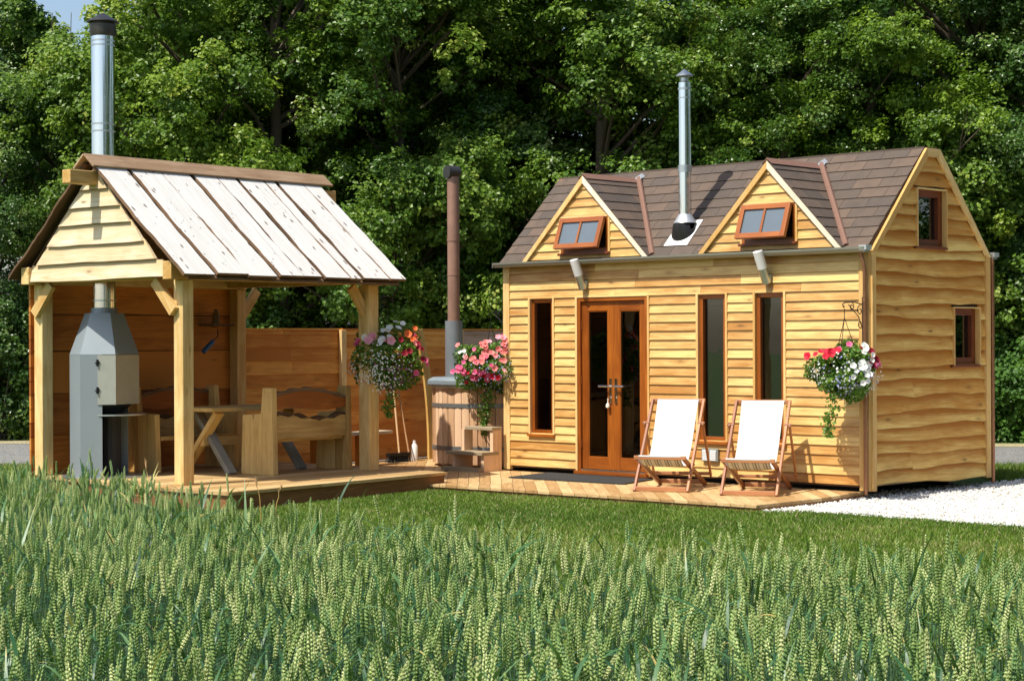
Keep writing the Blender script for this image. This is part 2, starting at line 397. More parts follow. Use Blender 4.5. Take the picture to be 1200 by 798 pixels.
def clip_poly(poly, nx, ny, d):   # keep nx*x+ny*y<=d
    out = []
    for i in range(len(poly)):
        p, q = poly[i], poly[(i+1) % len(poly)]
        a = nx*p[0]+ny*p[1]-d; b = nx*q[0]+ny*q[1]-d
        if a <= 0: out.append(p)
        if (a < 0) != (b < 0) and abs(a-b) > 1e-12:
            t = a/(a-b); out.append((p[0]+(q[0]-p[0])*t, p[1]+(q[1]-p[1])*t))
    return out
def strips(mb, poly, ang, w, z1, th, gap=.006, maxlen=None, mi=0):
    """deck boards running at ang, clipped to a convex polygon"""
    c, s = math.cos(ang), math.sin(ang); px = [-s*p[0]+c*p[1] for p in poly]; t = min(px)
    while t < max(px):
        q = clip_poly(poly, -s, c, t+w-gap); q = clip_poly(q, s, -c, -t) if q else q
        if len(q) > 2:
            A = sum(q[i][0]*q[(i+1) % len(q)][1]-q[(i+1) % len(q)][0]*q[i][1] for i in range(len(q)))/2
            if abs(A) > 1e-4:
                mb.prism([(a, b, z1+mb.r.uniform(-.0012, .0012)*0) for a, b in q], (0, 0, -th), gmap=lambda p: (c*p[0]+s*p[1], -s*p[0]+c*p[1], p[2]), mi=mi)
        t += w
exec_parts = []
# ------------------------------------------------------------------ cabin
cab = empty('timber_cabin', (CAB_O[0], CAB_O[1], 0), CAB_A, 'small timber-clad cabin with brown shingle roof and two dormers', 'cabin')
CL, CW = 5.248, 2.387
Pf = lambda s, z, n: Vector((s, -n, z))             # front plane
Ps = lambda s, z, n: Vector((CL+n, s, z))           # right gable plane
Pl = lambda s, z, n: Vector((-n, CW-s, z))          # left gable plane
Pb = lambda s, z, n: Vector((CL-s, CW+n, z))        # rear plane
WF = [(.43, .80, .538, 2.17), (3.02, 3.40, .538, 2.17), (3.81, 4.185, .538, 2.17)]
DOOR = (1.20, 2.28, .10, 2.17)
ops = [(a-.03, b+.03, c-(.03 if c > .2 else 0), d+.0) for a, b, c, d in WF] + [(DOOR[0]-.03, DOOR[1]+.03, 0, DOOR[3])]
# backing walls, laid as boards around the openings
mb = MB(3)
xs = sorted({0.02, CL-.02} | {v for o in ops for v in o[:2]})
for x0, x1 in zip(xs, xs[1:]):
    zs = [(.12, 2.56)]
    for o in ops:
        if o[0] < (x0+x1)/2 < o[1]: zs = subtract(zs[0], [(o[2], o[3])]) if len(zs) == 1 else zs
    for z0, z1 in zs: mb.bb(x0, x1, .012, .06, z0, z1)
front_wall = mb.build('front_wall', M['interior'], cab)
mb = MB(5)
row = .1017; z = .136
k = 0
while z < 2.55:
    z1 = min(z+row, 2.60)
    cuts = [(o[0], o[1]) for o in ops if o[2] < (z+z1)/2 < o[3]]
    for a, b in subtract((.085, CL-.10), cuts):
        js = [a]
        while b-js[-1] > 3.0 or (b-js[-1] > 1.3 and mb.r.random() < .45): js.append(js[-1]+mb.r.uniform(.8, min(2.4, b-js[-1]-.2)))
        js.append(b)
        base = mb.r.random()
        for s0, s1 in zip(js, js[1:]):
            lap(mb, Pf, s0+.0015, s1-.0015, s0+.0015, s1-.0015, z+.006, z1+.004, .017, .001, back=-.012, rnd=min(1, max(0, mb.r.gauss(.45, .30))))
    z += row; k += 1
mb.build('cladding', M['clad'], front_wall)
tr = MB(6)
tr.bb(-.02, .085, -.022, .03, .09, 2.60, 'z'); tr.bb(-.021, .02, .032, .12, .09, 2.60, 'z')
tr.bb(CL-.10, CL+.026, -.024, .0, .085, 2.60, 'z'); tr.bb(CL+.0, CL+.054, .002, .07, .085, 2.60, 'z')
for a, b, c, d in WF: # slender architraves
    tr.bb(a-.03, a, -.022, .03, c-.03, d+.02, 'z'); tr.bb(b, b+.03, -.022, .03, c-.03, d+.02, 'z'); tr.bb(a, b, -.021, .03, d, d+.02, 'x')
a, b, c, d = DOOR
tr.bb(a-.03, a, -.022, .03, c, d+.02, 'z'); tr.bb(b, b+.03, -.022, .03, c, d+.02, 'z'); tr.bb(a, b, -.021, .03, d, d+.02, 'x')
tr.build('corner_trim', M['trim'], cab, bevel=.003)

def window(parent, P, a, b, c, d, fm, fw=.05, depth=.05, sill=True, blind=False, mull=False, gm='glass', name='window'):
    w = empty(name, (0, 0, 0)); w.parent = parent
    m = MB(int(a*977+c*31))
    def bx(s0, s1, z0, z1, n0, n1, ax):
        p = P(s0, z0, n0); A = P(s1, z0, n0)-p; B = P(s0, z1, n0)-p; C = P(s0, z0, n1)-p
        if ax == 'z': m.box(p, B, A, C)
        else: m.box(p, A, B, C)
    bx(a, a+fw, c, d, -depth-.03, -.012, 'z'); bx(b-fw, b, c, d, -depth-.03, -.012, 'z')
    bx(a+fw, b-fw, d-fw, d, -depth-.03, -.013, 'x'); bx(a+fw, b-fw, c, c+fw, -depth-.03, -.013, 'x')
    if mull: bx((a+b)/2-.012, (a+b)/2+.012, c+fw, d-fw, -depth-.02, -.02, 'z')
    m.build('frame', fm, w, bevel=.003)
    g = MB(1); pp = P(a+fw-.004, c+fw-.004, -depth); g.box(pp, P(b-fw+.004, c+fw-.004, -depth)-pp, P(a+fw-.004, d-fw+.004, -depth)-pp, P(a+fw-.004, c+fw-.004, -depth-.006)-pp)
    g.build('pane', M[gm], w)
    if sill:
        m = MB(2); bx2 = MB(4); p = P(a-.035, c-.032, -depth); bx2.box(p, P(b+.035, c-.032, -depth)-p, P(a-.035, c-.002, -depth)-p, P(a-.035, c-.032, .045)-p)
        bx2.build('sill', fm, w, bevel=.003)
    if blind:
        m2 = MB(3); p = P(a+fw, d-fw-.06, -depth-.02); m2.box(p, P(b-fw, d-fw-.06, -depth-.02)-p, P(a+fw, d-fw, -depth-.02)-p, P(a+fw, d-fw-.06, -depth-.03)-p)
        m2.build('blind', M['blind'], w)
    return w
for i, (a, b, c, d) in enumerate(WF): window(cab, Pf, a, b, c, d, M['framedark'] if i == 3 else M['frame'], .048, .055, True, True)
# french doors
fr = MB(8); a, b, c, d = DOOR
fr.bb(a, a+.045, -.012, .09, c+.03, d, 'z'); fr.bb(b-.045, b, -.012, .09, c+.03, d, 'z'); fr.bb(a+.045, b-.045, -.011, .09, d-.045, d, 'x')
fr.build('door_frame', M['frame'], cab, bevel=.003)
th = MB(9); th.bb(a-.02, b+.02, -.07, .09, c-.012, c+.028, 'x'); th.build('threshold', M['frame'], cab, bevel=.004)
th = MB(9); th.bb(a+.046, b-.046, -.013, .06, c+.03, c+.045, 'x'); th.build('door_track', M['chrome'], cab)
mid = (a+b)/2
def door(x0, x1, hs):
    dr = empty('door', (x0, .02, c+.047)); dr.parent = cab
    W_ = x1-x0; H_ = d-.047-c-.048; st = .092
    m = MB(int(x0*100))
    m.bb(0, st, 0, .05, 0, H_, 'z'); m.bb(W_-st, W_, 0, .05, 0, H_, 'z')
    m.bb(st, W_-st, .001, .049, 0, .14, 'x'); m.bb(st, W_-st, .001, .049, H_-.11, H_, 'x')
    for e in ((st, st+.012), (W_-st-.012, W_-st)): m.bb(e[0], e[1], .006, .045, .14, H_-.11, 'z')
    m.bb(st+.012, W_-st-.012, .006, .045, .14, .152, 'x'); m.bb(st+.012, W_-st-.012, .006, .045, H_-.122, H_-.11, 'x')
    m.build('door_leaf', M['frame'], dr, bevel=.003)
    g = MB(2); g.bb(st+.008, W_-st-.008, .02, .028, .148, H_-.118); g.build('pane', M['glass'], dr)
    bl = MB(3); bl.bb(st+.012, W_-st-.012, .05, .058, H_-.17, H_-.12); bl.build('blind', M['blind'], dr)
    h = MB(4); hx = W_-.042 if hs > 0 else .042
    h.bb(hx-.019, hx+.019, -.012, 0, .78, 1.07, 'z'); h.tube([(hx, -.008, .98), (hx, -.05, .98)], .011, 10)
    h.tube([(hx+hs*.0, -.048, .98), (hx-hs*.15, -.048, .98)], .012, 10)
    h.tube([(hx, -.01, .85), (hx, -.02, .85)], .012, 10)
    h.build('door_handle', M['chrome'], dr, smooth=True)
    gx = -.004 if hs > 0 else W_+.004
    for zz in (.25, 1.0, 1.65): hg = MB(6); hg.tube([(gx, -.008, zz), (gx, -.008, zz+.1)], .010, 8); hg.build('hinge', M['frame'], dr)
    return dr
d1 = door(a+.046, mid-.001, 1); door(mid+.001, b-.046, -1)
kf = MB(3); kf.tube([(.43, -.03, .84), (.43, -.034, .78)], .006, 6); kf.tube([(.43, -.034, .785), (.43, -.034, .765), (.43, -.034, .735), (.43, -.034, .72)], [.008, .024, .024, .008], 10); kf.build('key_fob', M['trimwhite'], d1, smooth=True)
# interior: floor, back lining, ceiling, a few dim shapes behind the glass
m = MB(10); m.bb(.07, CL-.07, .07, CW-.07, .12, .15, 'x'); m.build('interior_floor', M['floorin'], cab)
m = MB(11); m.bb(.07, CL-.07, .065, CW-.07, 2.50, 2.53, 'x'); m.build('interior_ceiling', M['interior'], cab)
m = MB(12); m.bb(.3, 1.15, 1.7, 2.25, .15, 1.05); m.bb(2.35, 3.0, 1.8, 2.3, .15, 1.9); m.bb(3.3, 5.0, 1.5, 2.3, .15, .75); m.bb(.31, 1.14, 1.705, 1.72, 1.07, 1.1)
m.build('interior_cupboards', M['cupboard'], cab, bevel=.01)
m = MB(13); m.prism([(1.32, .45, .15), (1.50, .45, .15), (1.50, .45, .35), (1.32, .45, .50)], (0, .25, 0)); m.build('interior_box', M['wallwood'], cab)
# left wall (end gable) and rear wall
m = MB(14); m.bb(0, .05, .05, CW-.05, .12, 2.56); m.prism([(0, .03, 2.56), (0, CW-.03, 2.56), (0, CW/2+.13, RH-.06), (0, CW/2-.13, RH-.06)], (.05, 0, 0)); lw = m.build('left_wall', M['interior'], cab)
def gable_bounds(z):      # s-range of the end gable at height z
    if z <= 2.60: return 0.0, CW
    t = (z-2.60)/(RH-2.60); return t*(CW/2-.13), CW-t*(CW/2-.13)
def clad_gable(P, mat, name, parent, pitch, wave, openings, seed, zb=.13):
    mb = MB(seed); z = zb
    while z < RH-.10:
        h = pitch*mb.r.uniform(.85, 1.18); z1 = min(z+h, RH-.05)
        for e_ in (1.35, 2.03, 2.635, 3.305):
            if z+.05 < e_ < z+h*1.35: z1 = e_; break
        l0, r0 = gable_bounds(z); l1, r1 = gable_bounds(z1)
        l0 += .02; l1 += .02; r0 -= .02; r1 -= .02
        cuts = [(o[0], o[1]) for o in openings if o[2] < z1-.03 and o[3] > z+.03]
        full = subtract((l0, r0), cuts)
        for a_, b_ in full:
            la = l1 if abs(a_-l0) < 1e-6 else a_; rb = r1 if abs(b_-r0) < 1e-6 else b_
            js = [(a_, la)]
            if b_-a_ > 1.7 and mb.r.random() < .35:
                c_ = mb.r.uniform(a_+.4, b_-.4); js.append((c_, c_))
            js.append((b_, rb))
            for (s0, t0), (s1, t1) in zip(js, js[1:]):
                lap(mb, P, s0, s1, t0, t1, z, z1+.035, 0.044, .002, wave=min(wave, (z1-z)*.22), back=-.01, rnd=min(1, max(0, mb.r.gauss(.5, .22))))
        z = z1
    return mb.build(name, mat, parent)
WS = [(.90, 1.475, 2.665, 3.275), (1.64, 2.17, 1.38, 2.0)]
ys = [.05, CW-.05] + [v for o in WS for v in (o[0]-.0, o[1])]
m = MB(15); ys = sorted(ys)
for y0, y1 in zip(ys, ys[1:]):
    cut = [(o[2], o[3]) for o in WS if o[0] < (y0+y1)/2 < o[1] and o[2] < 2.5]
    for z0, z1 in subtract((.14, 2.56), cut): m.bb(CL-.06, CL-.01, y0, y1, z0, z1)
gy = lambda z: gable_bounds(z)
for z0, z1 in ((2.56, 2.665), (2.665, 3.275), (3.275, RH-.07)):
    l0, r0 = gable_bounds(z0); l1, r1 = gable_bounds(z1)
    parts = [(l0+.03, r0-.03, l1+.03, r1-.03)] if z0 != 2.665 else [(l0+.03, .90, l1+.03, .90), (1.475, r0-.03, 1.475, r1-.03)]
    for p0, p1, q0, q1 in parts: m.prism([(CL-.06, p0, z0), (CL-.06, p1, z0), (CL-.06, q1, z1), (CL-.06, q0, z1)], (.05, 0, 0))
sw = m.build('side_wall', M['interior'], cab)
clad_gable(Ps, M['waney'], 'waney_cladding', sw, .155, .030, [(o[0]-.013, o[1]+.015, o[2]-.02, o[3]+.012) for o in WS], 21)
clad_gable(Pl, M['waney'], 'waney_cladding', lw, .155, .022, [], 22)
for i, o in enumerate(WS):
    window(cab, Ps, *o, M['framedark'], .075, .06, True, False, name='gable_window')
t = MB(16)
for o in WS:
    for s0, s1, z0, z1, ax in ((o[0]-.014, o[0], o[2]-.01, o[3]+.0, 'z'), (o[1], o[1]+.016, o[2]-.01, o[3]+.014, 'z'), (o[0]-.014, o[1], o[3]+.001, o[3]+.014, 'x')):
        p = Ps(s0, z0, -.02); A = Ps(s1, z0, -.02)-p; B = Ps(s0, z1, -.02)-p; C = Ps(s0, z0, .052)-p
        t.box(p, B if ax == 'z' else A, A if ax == 'z' else B, C)
t.bb(CL, CL+.054, CW-.08, CW+.012, .10, 2.60, 'z')
t.build('window_trim', M['trim'], sw, bevel=.002)
m = MB(17); m.bb(.02, CL-.02, CW-.06, CW-.01, .12, 2.56); rw = m.build('rear_wall', M['interior'], cab)
mb = MB(18); z = .13
while z < 2.55:
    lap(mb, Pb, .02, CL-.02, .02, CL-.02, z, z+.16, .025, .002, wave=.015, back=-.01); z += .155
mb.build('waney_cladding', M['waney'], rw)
# trailer chassis in the dark gap under the side wall
m = MB(19); m.bb(.2, CL-.25, .25, .35, .02, .12); m.bb(.2, CL-.25, CW-.4, CW-.3, .02, .12)
m.build('chassis', M['iron'], cab)

# ------------------------------------------------------------------ roof
YE, ZE = -.045, 2.615
SL = (RH-ZE)/(CW/2-.13-YE)      # slope
def shingles(mb, P, smin, smax, vmax, courses, tab, bounds=None, th=.010):
    """P(s,v,n): s along eave, v up the slope. bounds(v)->(s0,s1)"""
    ex = vmax/courses
    for k in range(courses):
        v0 = k*ex; v1 = min(vmax, v0+ex*1.15)
        a, b = bounds(v0) if bounds else (smin, smax); a1, b1 = bounds(min(vmax, v0+ex)) if bounds else (smin, smax)
        s = a + (-(tab*(.5 if k % 2 else 0)) - mb.r.random()*.05)
        while s < b:
            s0 = max(a, s)+.003; s1 = min(b, s+tab)-.001
            t0 = max(a1, s0); t1 = min(b1, s1)
            if bounds:
                if s0 <= a+.004: t0 = a1+.003
                if s1 >= b-.004: t1 = max(t0+.001, b1)
                if t1 < t0: t1 = t0+.002
            if s1-s0 > .012:
                V = [P(s0, v0, 0), P(s1, v0, 0), P(s1, v0, th+.004), P(s0, v0, th+.004), P(t0, v1, 0), P(t1, v1, 0), P(t1, v1, .003), P(t0, v1, .003)]
                o_ = mb.r.random()*30
                G = [(s0+o_, v0, 0), (s1+o_, v0, 0), (s1+o_, v0, .01), (s0+o_, v0, .01), (t0+o_, v1, 0), (t1+o_, v1, 0), (t1+o_, v1, .01), (t0+o_, v1, .01)]
                mb.add(V, [(0, 1, 2, 3), (3, 2, 6, 7), (7, 6, 5, 4), (0, 3, 7, 4), (1, 5, 6, 2), (0, 4, 5, 1)], G)
            s += tab
roof = empty('roof', (0, 0, 0)); roof.parent = cab
nv = Vector((0, -SL, 1)).normalized(); dv = Vector((0, 1, SL)).normalized()
VM = math.hypot(CW/2-.13-YE, RH-ZE)
Prf = lambda s, v, n: Vector((s, YE, ZE)) + dv*v + nv*n
Y2 = CW - YE
nv2 = Vector((0, SL, 1)).normalized(); dv2 = Vector((0, -1, SL)).normalized()
Prb = lambda s, v, n: Vector((CL-s, Y2, ZE)) + dv2*v + nv2*n
mb = MB(31); shingles(mb, Prf, -.05, CL+.03, VM, 10, .335); 
mb.build('shingles', M['shingle'], roof)
mb = MB(33); shingles(mb, Prb, -.03, CL+.05, VM, 10, .335); mb.build('shingles', M['shingle'], roof)
mb = MB(34)
sx = -.05
while sx < CL+.02:
    e = min(sx+.335, CL+.035); mb.box((sx+.002, CW/2-.15, RH-.018), (e-sx-.004, 0, 0), (0, .30, 0), (0, 0, .026)); sx += .335
mb.build('ridge_caps', M['shingle'], roof)
mb = MB(35); 
mb.prism([(-.045, YE+.01, ZE-.03), (-.045, CW/2-.13, RH-.03), (-.045, CW/2+.13, RH-.03), (-.045, Y2-.01, ZE-.03), (-.045, Y2-.09, ZE-.03), (-.045, CW/2+.10, RH-.10), (-.045, CW/2-.10, RH-.10), (-.045, YE+.09, ZE-.03)][:0] or [(-.045, YE+.01, ZE-.004), (-.045, CW/2-.13, RH-.005), (-.045, CW/2-.13, RH-.05), (-.045, YE+.06, ZE-.004)], (CL+.07, 0, 0))
mb.prism([(-.045, Y2-.01, ZE-.004), (-.045, CW/2+.13, RH-.005), (-.045, CW/2+.13, RH-.05), (-.045, Y2-.06, ZE-.004)], (CL+.07, 0, 0))
mb.build('roof_deck', M['interior'], roof)
# barge boards on both gables
for X0, ex in ((CL+.032, .032), (-.066, .030)):
    mb = MB(36); w = .085; q = CW/2
    mb.prism([(X0, -.01, 2.58), (X0, q-.135, RH-.010), (X0, q-.105, RH-.10), (X0, .065, 2.58)], (ex, 0, 0), gmap=lambda p: (p[2]*1.3, p[1]*.5, p[0]))
    mb.build('barge_board', M['trim'], roof); mb = MB(37)
    mb.prism([(X0, CW+.01, 2.58), (X0, q+.135, RH-.010), (X0, q+.105, RH-.10), (X0, CW-.065, 2.58)], (ex, 0, 0), gmap=lambda p: (p[2]*1.3, p[1]*.5, p[0]))
    mb.build('barge_board', M['trim'], roof); mb = MB(38)
    mb.prism([(X0, q-.134, RH-.009), (X0, q+.134, RH-.009), (X0, q+.104, RH-.098), (X0, q-.104, RH-.098)], (ex, 0, 0), gmap=lambda p: (p[1], p[2], p[0]))
    mb.build('barge_board', M['trim'], roof)
# dormers
def dormer(cx, hw, apex, wx0, wx1, wz0, wz1, zb):
    dm = empty('dormer', (cx, 0, 0)); dm.parent = cab
    P = lambda s, z, n: Vector((s, -.052-n, z)); k = (apex-2.615)/hw; seed = int(cx*50)
    xb = lambda z: max(0.004, (apex-z)/k)
    mb = MB(seed); z = 2.63; h = .1017
    while z < apex-.06:
        z1 = min(z+h, apex-.03)
        b0, b1 = xb(z)-.03, xb(min(z1, apex-.04))-.03
        if b1 < .01: b1 = .01
        cut = [(wx0-.028, wx1+.028)] if wz0 < z+h*.5 < wz1+.02 else []
        for a_, c_ in subtract((-b0, b0), cut):
            la = -b1 if abs(a_+b0) < 1e-6 else a_; rc = b1 if abs(c_-b0) < 1e-6 else c_
            lap(mb, P, a_, c_, min(la, rc), max(la, rc), z+.004, z1+.004, .017, .001, back=-.01, rnd=min(1, max(0, mb.r.gauss(.40, .28))))
        z += h
    mb.build('gable_cladding', M['clad'], dm)
    m = MB(seed+1)   # gable backing around the window
    y0 = -.04
    m.prism([(-hw+.04, y0, 2.60), (wx0, y0, 2.60), (wx0, y0, apex-k*abs(wx0)-.05)], (0, .04, 0)); m.prism([(hw-.04, y0, 2.60), (wx1, y0, 2.60), (wx1, y0, apex-k*abs(wx1)-.05)], (0, .04, 0))
    m.prism([(wx0, y0, wz1), (wx1, y0, wz1), (wx1, y0, min(apex-k*abs(wx1)-.05, apex)), (0, y0, apex-.05), (wx0, y0, apex-k*abs(wx0)-.05)], (0, .04, 0))
    m.prism([(wx0, y0, 2.60), (wx1, y0, 2.60), (wx1, y0, wz0), (wx0, y0, wz0)], (0, .04, 0))
    m.bb(wx0, wx1, .35, .37, wz0-.3, wz1+.1)
    m.build('gable_wall', M['interior'], dm)
    t = MB(seed+2)
    t.bb(wx0-.028, wx0, -.075, -.03, wz0, wz1+.028, 'z'); t.bb(wx1, wx1+.028, -.075, -.03, wz0, wz1+.028, 'z'); t.bb(wx0, wx1, -.076, -.03, wz1, wz1+.028, 'x')
    t.build('window_trim', M['trim'], dm, bevel=.002)
    for sgn, mt in ((-1, 'trim'), (1, 'trimwhite')):
        t = MB(seed+3+sgn); w = .05
        t.prism([(sgn*(hw+.01), -.07, 2.612), (0, -.07, apex+.012), (0, -.07, apex-w*1.45), (sgn*(hw-.06), -.07, 2.612)], (0, -.025, 0), gmap=lambda p: (p[2]*1.4, p[0]*.4, p[1]))
        t.build('barge_board', M[mt], dm)
    # roof slopes running back into the main roof
    yv = lambda z: YE + (z-ZE)/SL
    for sgn in (-1, 1):
        A = Vector((sgn*hw, -.085, 2.63)); up = (Vector((0, -.085, apex+.02))-A); vl = up.length; up.normalize()
        nr = Vector((sgn*(apex-2.61), 0, hw)).normalized()
        if sgn > 0: Pd = lambda s, v, n, A=A, up=up, nr=nr: A + up*v + nr*n + Vector((0, s, 0))
        else: Pd = lambda s, v, n, A=A, up=up, nr=nr: A + up*v + nr*n + Vector((0, s, 0))
        bd = lambda v: (0.0, max(.01, yv(2.63+up.z*v)+.085+.015))
        mb = MB(seed+7+sgn); shingles(mb, Pd, 0, 1, vl, 9, .335, bounds=bd)
        if sgn < 0: mb.F = [f[::-1] for f in mb.F]
        mb.build('shingles', M['shingle'], dm)
        b = MB(seed+9); b.prism([Pd(0, 0, -.004), Pd(0, vl, -.004), Pd(bd(vl)[1], vl, -.004), Pd(bd(0)[1], 0, -.004)], nr*-.02); b.build('roof_board', M['interior'], dm)
        v = MB(seed+11)     # valley strip
        p0 = Vector((sgn*(hw+.03), YE+.01, ZE+.022)); p1 = Vector((sgn*.03, yv(apex)-.02, apex+.035))
        v.tube([p0, p0.lerp(p1, .5)+Vector((0, 0, .004)), p1], [.036, .034, .036], 8); v.build('valley_strip', M['flash'], dm, smooth=True)
    r = MB(seed+13); r.prism([(-.07, -.09, apex-.02), (0, -.09, apex+.047), (.07, -.09, apex-.02), (0, -.09, apex+.030)], (0, yv(apex)+.09, 0)); r.build('ridge_strip', M['flash'], dm)
    r = MB(seed+14); r.box((.035-.03, yv(apex)-.07, apex+.03), (.05, .0, -.04), (0, .13, .06), (.01, 0, .018)); r.box((.03, yv(apex)-.09, apex-.09), (.06, -.02, .0), (0, .08, .14), (.006, -.012, .006)); r.build('ridge_end_cap', M['silvercap'], dm)
    # frame with sill, and the top-hung sash propped open
    wi = empty('window', (0, 0, 0)); wi.parent = dm
    f = MB(seed+15); fw = .035; c0, c1 = wx0, wx1
    f.bb(c0, c0+fw, -.07, .0, wz0, wz1, 'z'); f.bb(c1-fw, c1, -.07, .0, wz0, wz1, 'z'); f.bb(c0+fw, c1-fw, -.069, .0, wz1-.03, wz1, 'x'); f.bb(c0+fw, c1-fw, -.069, .0, wz0, wz0+.05, 'x'); f.bb((c0+c1)/2-.02, (c0+c1)/2+.02, -.03, .0, wz0+.05, wz1-.03, 'z')
    f.build('frame', M['frame'], wi, bevel=.002)
    s = MB(seed+16); s.bb(c0-.03, c1+.03, -.11, -.03, wz0-.028, wz0-.001, 'x'); s.build('sill', M['framedark'], wi, bevel=.003)
    sa = empty('sash', (0, 0, 0)); 
    S = MB(seed+17); W2 = (c1-c0)-.05; H2 = (wz1-wz0)*.94; e = .058
    S.bb(-W2/2, -W2/2+e, -.045, 0, -H2, 0, 'z'); S.bb(W2/2-e, W2/2, -.045, 0, -H2, 0, 'z'); S.bb(-W2/2+e, W2/2-e, -.044, 0, -e, 0, 'x'); S.bb(-W2/2+e, W2/2-e, -.044, 0, -H2, -H2+e, 'x'); S.bb(-.014, .014, -.04, -.004, -H2+e, -e, 'z')
    D.objects.remove(sa)
    R_ = (rad(-20), 0, 0)
    so = S.build('sash', M['sash'], wi, bevel=.003, loc=((c0+c1)/2, -.075, wz1-.01), rot=R_)
    for x0, x1 in ((-W2/2+e, -.014), (.014, W2/2-e)):
        g = MB(1); g.bb(x0-.002, x1+.002, -.024, -.018, -H2+e-.002, -e+.002); go = g.build('pane', M['glasssky'], wi, loc=((c0+c1)/2, -.075, wz1-.01), rot=R_)
    return dm
dormer(1.36, .985, 3.590, 1.0-1.36, 1.74-1.36, 2.70, 3.11, 2.62)
dormer(4.03, .945, 3.580, 3.68-4.03, 4.385-4.03, 2.71, 3.125, 2.62)
# gutters, downpipes
for y0, sg in ((-.05, -1), (CW+.05, 1)):
    g = MB(40); n = 9; pts = []
    yc = y0+sg*.055; r = .058
    for i in range(n+1):
        an = PI + PI*i/n; pts.append((yc+r*math.cos(an), 2.618+r*math.sin(an)))
    for i in range(n, -1, -1):
        an = PI + PI*i/n; pts.append((yc+(r-.006)*math.cos(an), 2.618+(r-.006)*math.sin(an)))
    V = [(-.07, y, z) for y, z in pts] + [(CL+.05, y, z) for y, z in pts]; k = len(pts)
    g.add(V, [(i, (i+1) % k, (i+1) % k + k, i+k) for i in range(k)] + [tuple(range(n, -1, -1)) + ()] , V, .5)
    g.bb(CL+.05, CL+.056, yc-.05, yc+.05, 2.56, 2.612); g.bb(-.076, -.07, yc-.05, yc+.05, 2.56, 2.612)
    gu = g.build('gutter', M['lead'], cab)
    e = MB(41); e.bb(CL-.01, CL+.08, yc-.05, yc+.055, 2.585, 2.635); e.build('end_cap', M['silvercap'], gu)
p = MB(42); p.tube([(CL-.03, -.095, 2.57), (CL+.0, -.08, 2.45), (CL+.0, -.062, 2.35), (CL+.0, -.06, .05)], .021, 10); 
for zz in (2.05, 1.0): p.tube([(CL, -.06, zz), (CL, -.06, zz+.03)], .027, 10)
p.build('downpipe', M['copper'], cab, smooth=True)
p = MB(43); p.tube([(CL+.03, CW+.09, 2.58), (CL+.03, CW+.085, .04)], .024, 10)
for zz in (2.1, 1.2, .5): p.tube([(CL+.03, CW+.085, zz), (CL+.03, CW+.085, zz+.03)], .030, 10)
p.build('downpipe', M['copper'], cab, smooth=True)
# flue with cowl
fx, fy = 2.642, .236
fl = empty('flue', (fx, fy, 0)); fl.parent = cab
m = MB(50); m.cyl(0, 0, 2.93, 4.60, .071, 28); 
m.build('flue_pipe', M['steel'], fl, smooth=True)
for z0, z1, r in ((3.58, 3.66, .080), (4.52, 4.545, .078), (4.42, 4.435, .075)): m = MB(51); m.cyl(0, 0, z0, z1, r, 28); m.build('locking_band', M['steeldull'], fl, smooth=True)
m = MB(52); m.tube([(0, 0, 3.00), (0, 0, 3.09), (0, 0, 3.10)], [.135, .080, .074], 24); m.build('storm_collar', M['silvercap'], fl, smooth=True)
m = MB(53); m.tube([(0, 0, 4.60), (0, 0, 4.62), (0, 0, 4.66)], [.071, .045, .045], 20); m.tube([(0, 0, 4.675), (0, 0, 4.685), (0, 0, 4.76)], [.10, .10, .004], 24); m.tube([(.05, 0, 4.6), (.06, 0, 4.68)], .004, 4); m.tube([(-.05, 0, 4.6), (-.06, 0, 4.68)], .004, 4)
m.build('cowl', M['steeldull'], fl, smooth=True)
m = MB(54); q = lambda s, v, n: Prf(s, v, n) - Vector((fx, fy, 0))
vv = math.hypot(fy-YE, (fy-YE)*SL)
m.box(q(fx-.17, vv-.24, .014), Vector((.34, 0, 0)), dv*.42, nv*.004); m.build('flashing_plate', M['whiteplate'], fl)
m = MB(55); c0 = q(fx, vv-.015, .02)
ring = []
for (hh, ra) in ((0, .155), (.02, .15), (.05, .11)): ring.append((c0 + nv*hh, ra))
ring.append((Vector((0, 0, 2.97)), .075)); ring.append((Vector((0, 0, 3.02)), .074))
pts = [r_[0] for r_ in ring]; m.tube(pts, [r_[1] for r_ in ring], 24); m.build('rubber_boot', M['rubber'], fl, smooth=True)
# up/down wall lamps, vent, basket brackets
for lx in (1.335, 4.0):
    la = empty('wall_lamp', (lx, 0, 2.27)); la.parent = cab
    m = MB(60); m.tube([(0, -.06, .0), (-.012, -.115, .16)], [.046, .052], 16); m.tube([(0, 0, .06), (0, -.07, .06)], .02, 10); m.cyl(0, -.012, .02, .10, .03, 12); m.build('lamp_body', M['steeldull'], la, smooth=True)
    m = MB(61); m.tube([(-.012, -.116, .161), (-.026, -.185, .345), (-.0262, -.186, .348)], [.053, .055, .047], 16); m.build('lamp_shade', M['white'], la, smooth=True)
m = MB(62); m.bb(3.083, 3.312, -.045, -.01, .312, .456); v = m.build('air_vent', M['ventm'], cab, bevel=.004)
m = MB(63)
for x0 in (3.103, 3.205):
    for i in range(6): m.box((x0, -.046, .330+i*.019), (.085, 0, 0), (0, -.010, -.006), (0, 0, .012))
m.build('vent_louvres', M['ventw'], v)
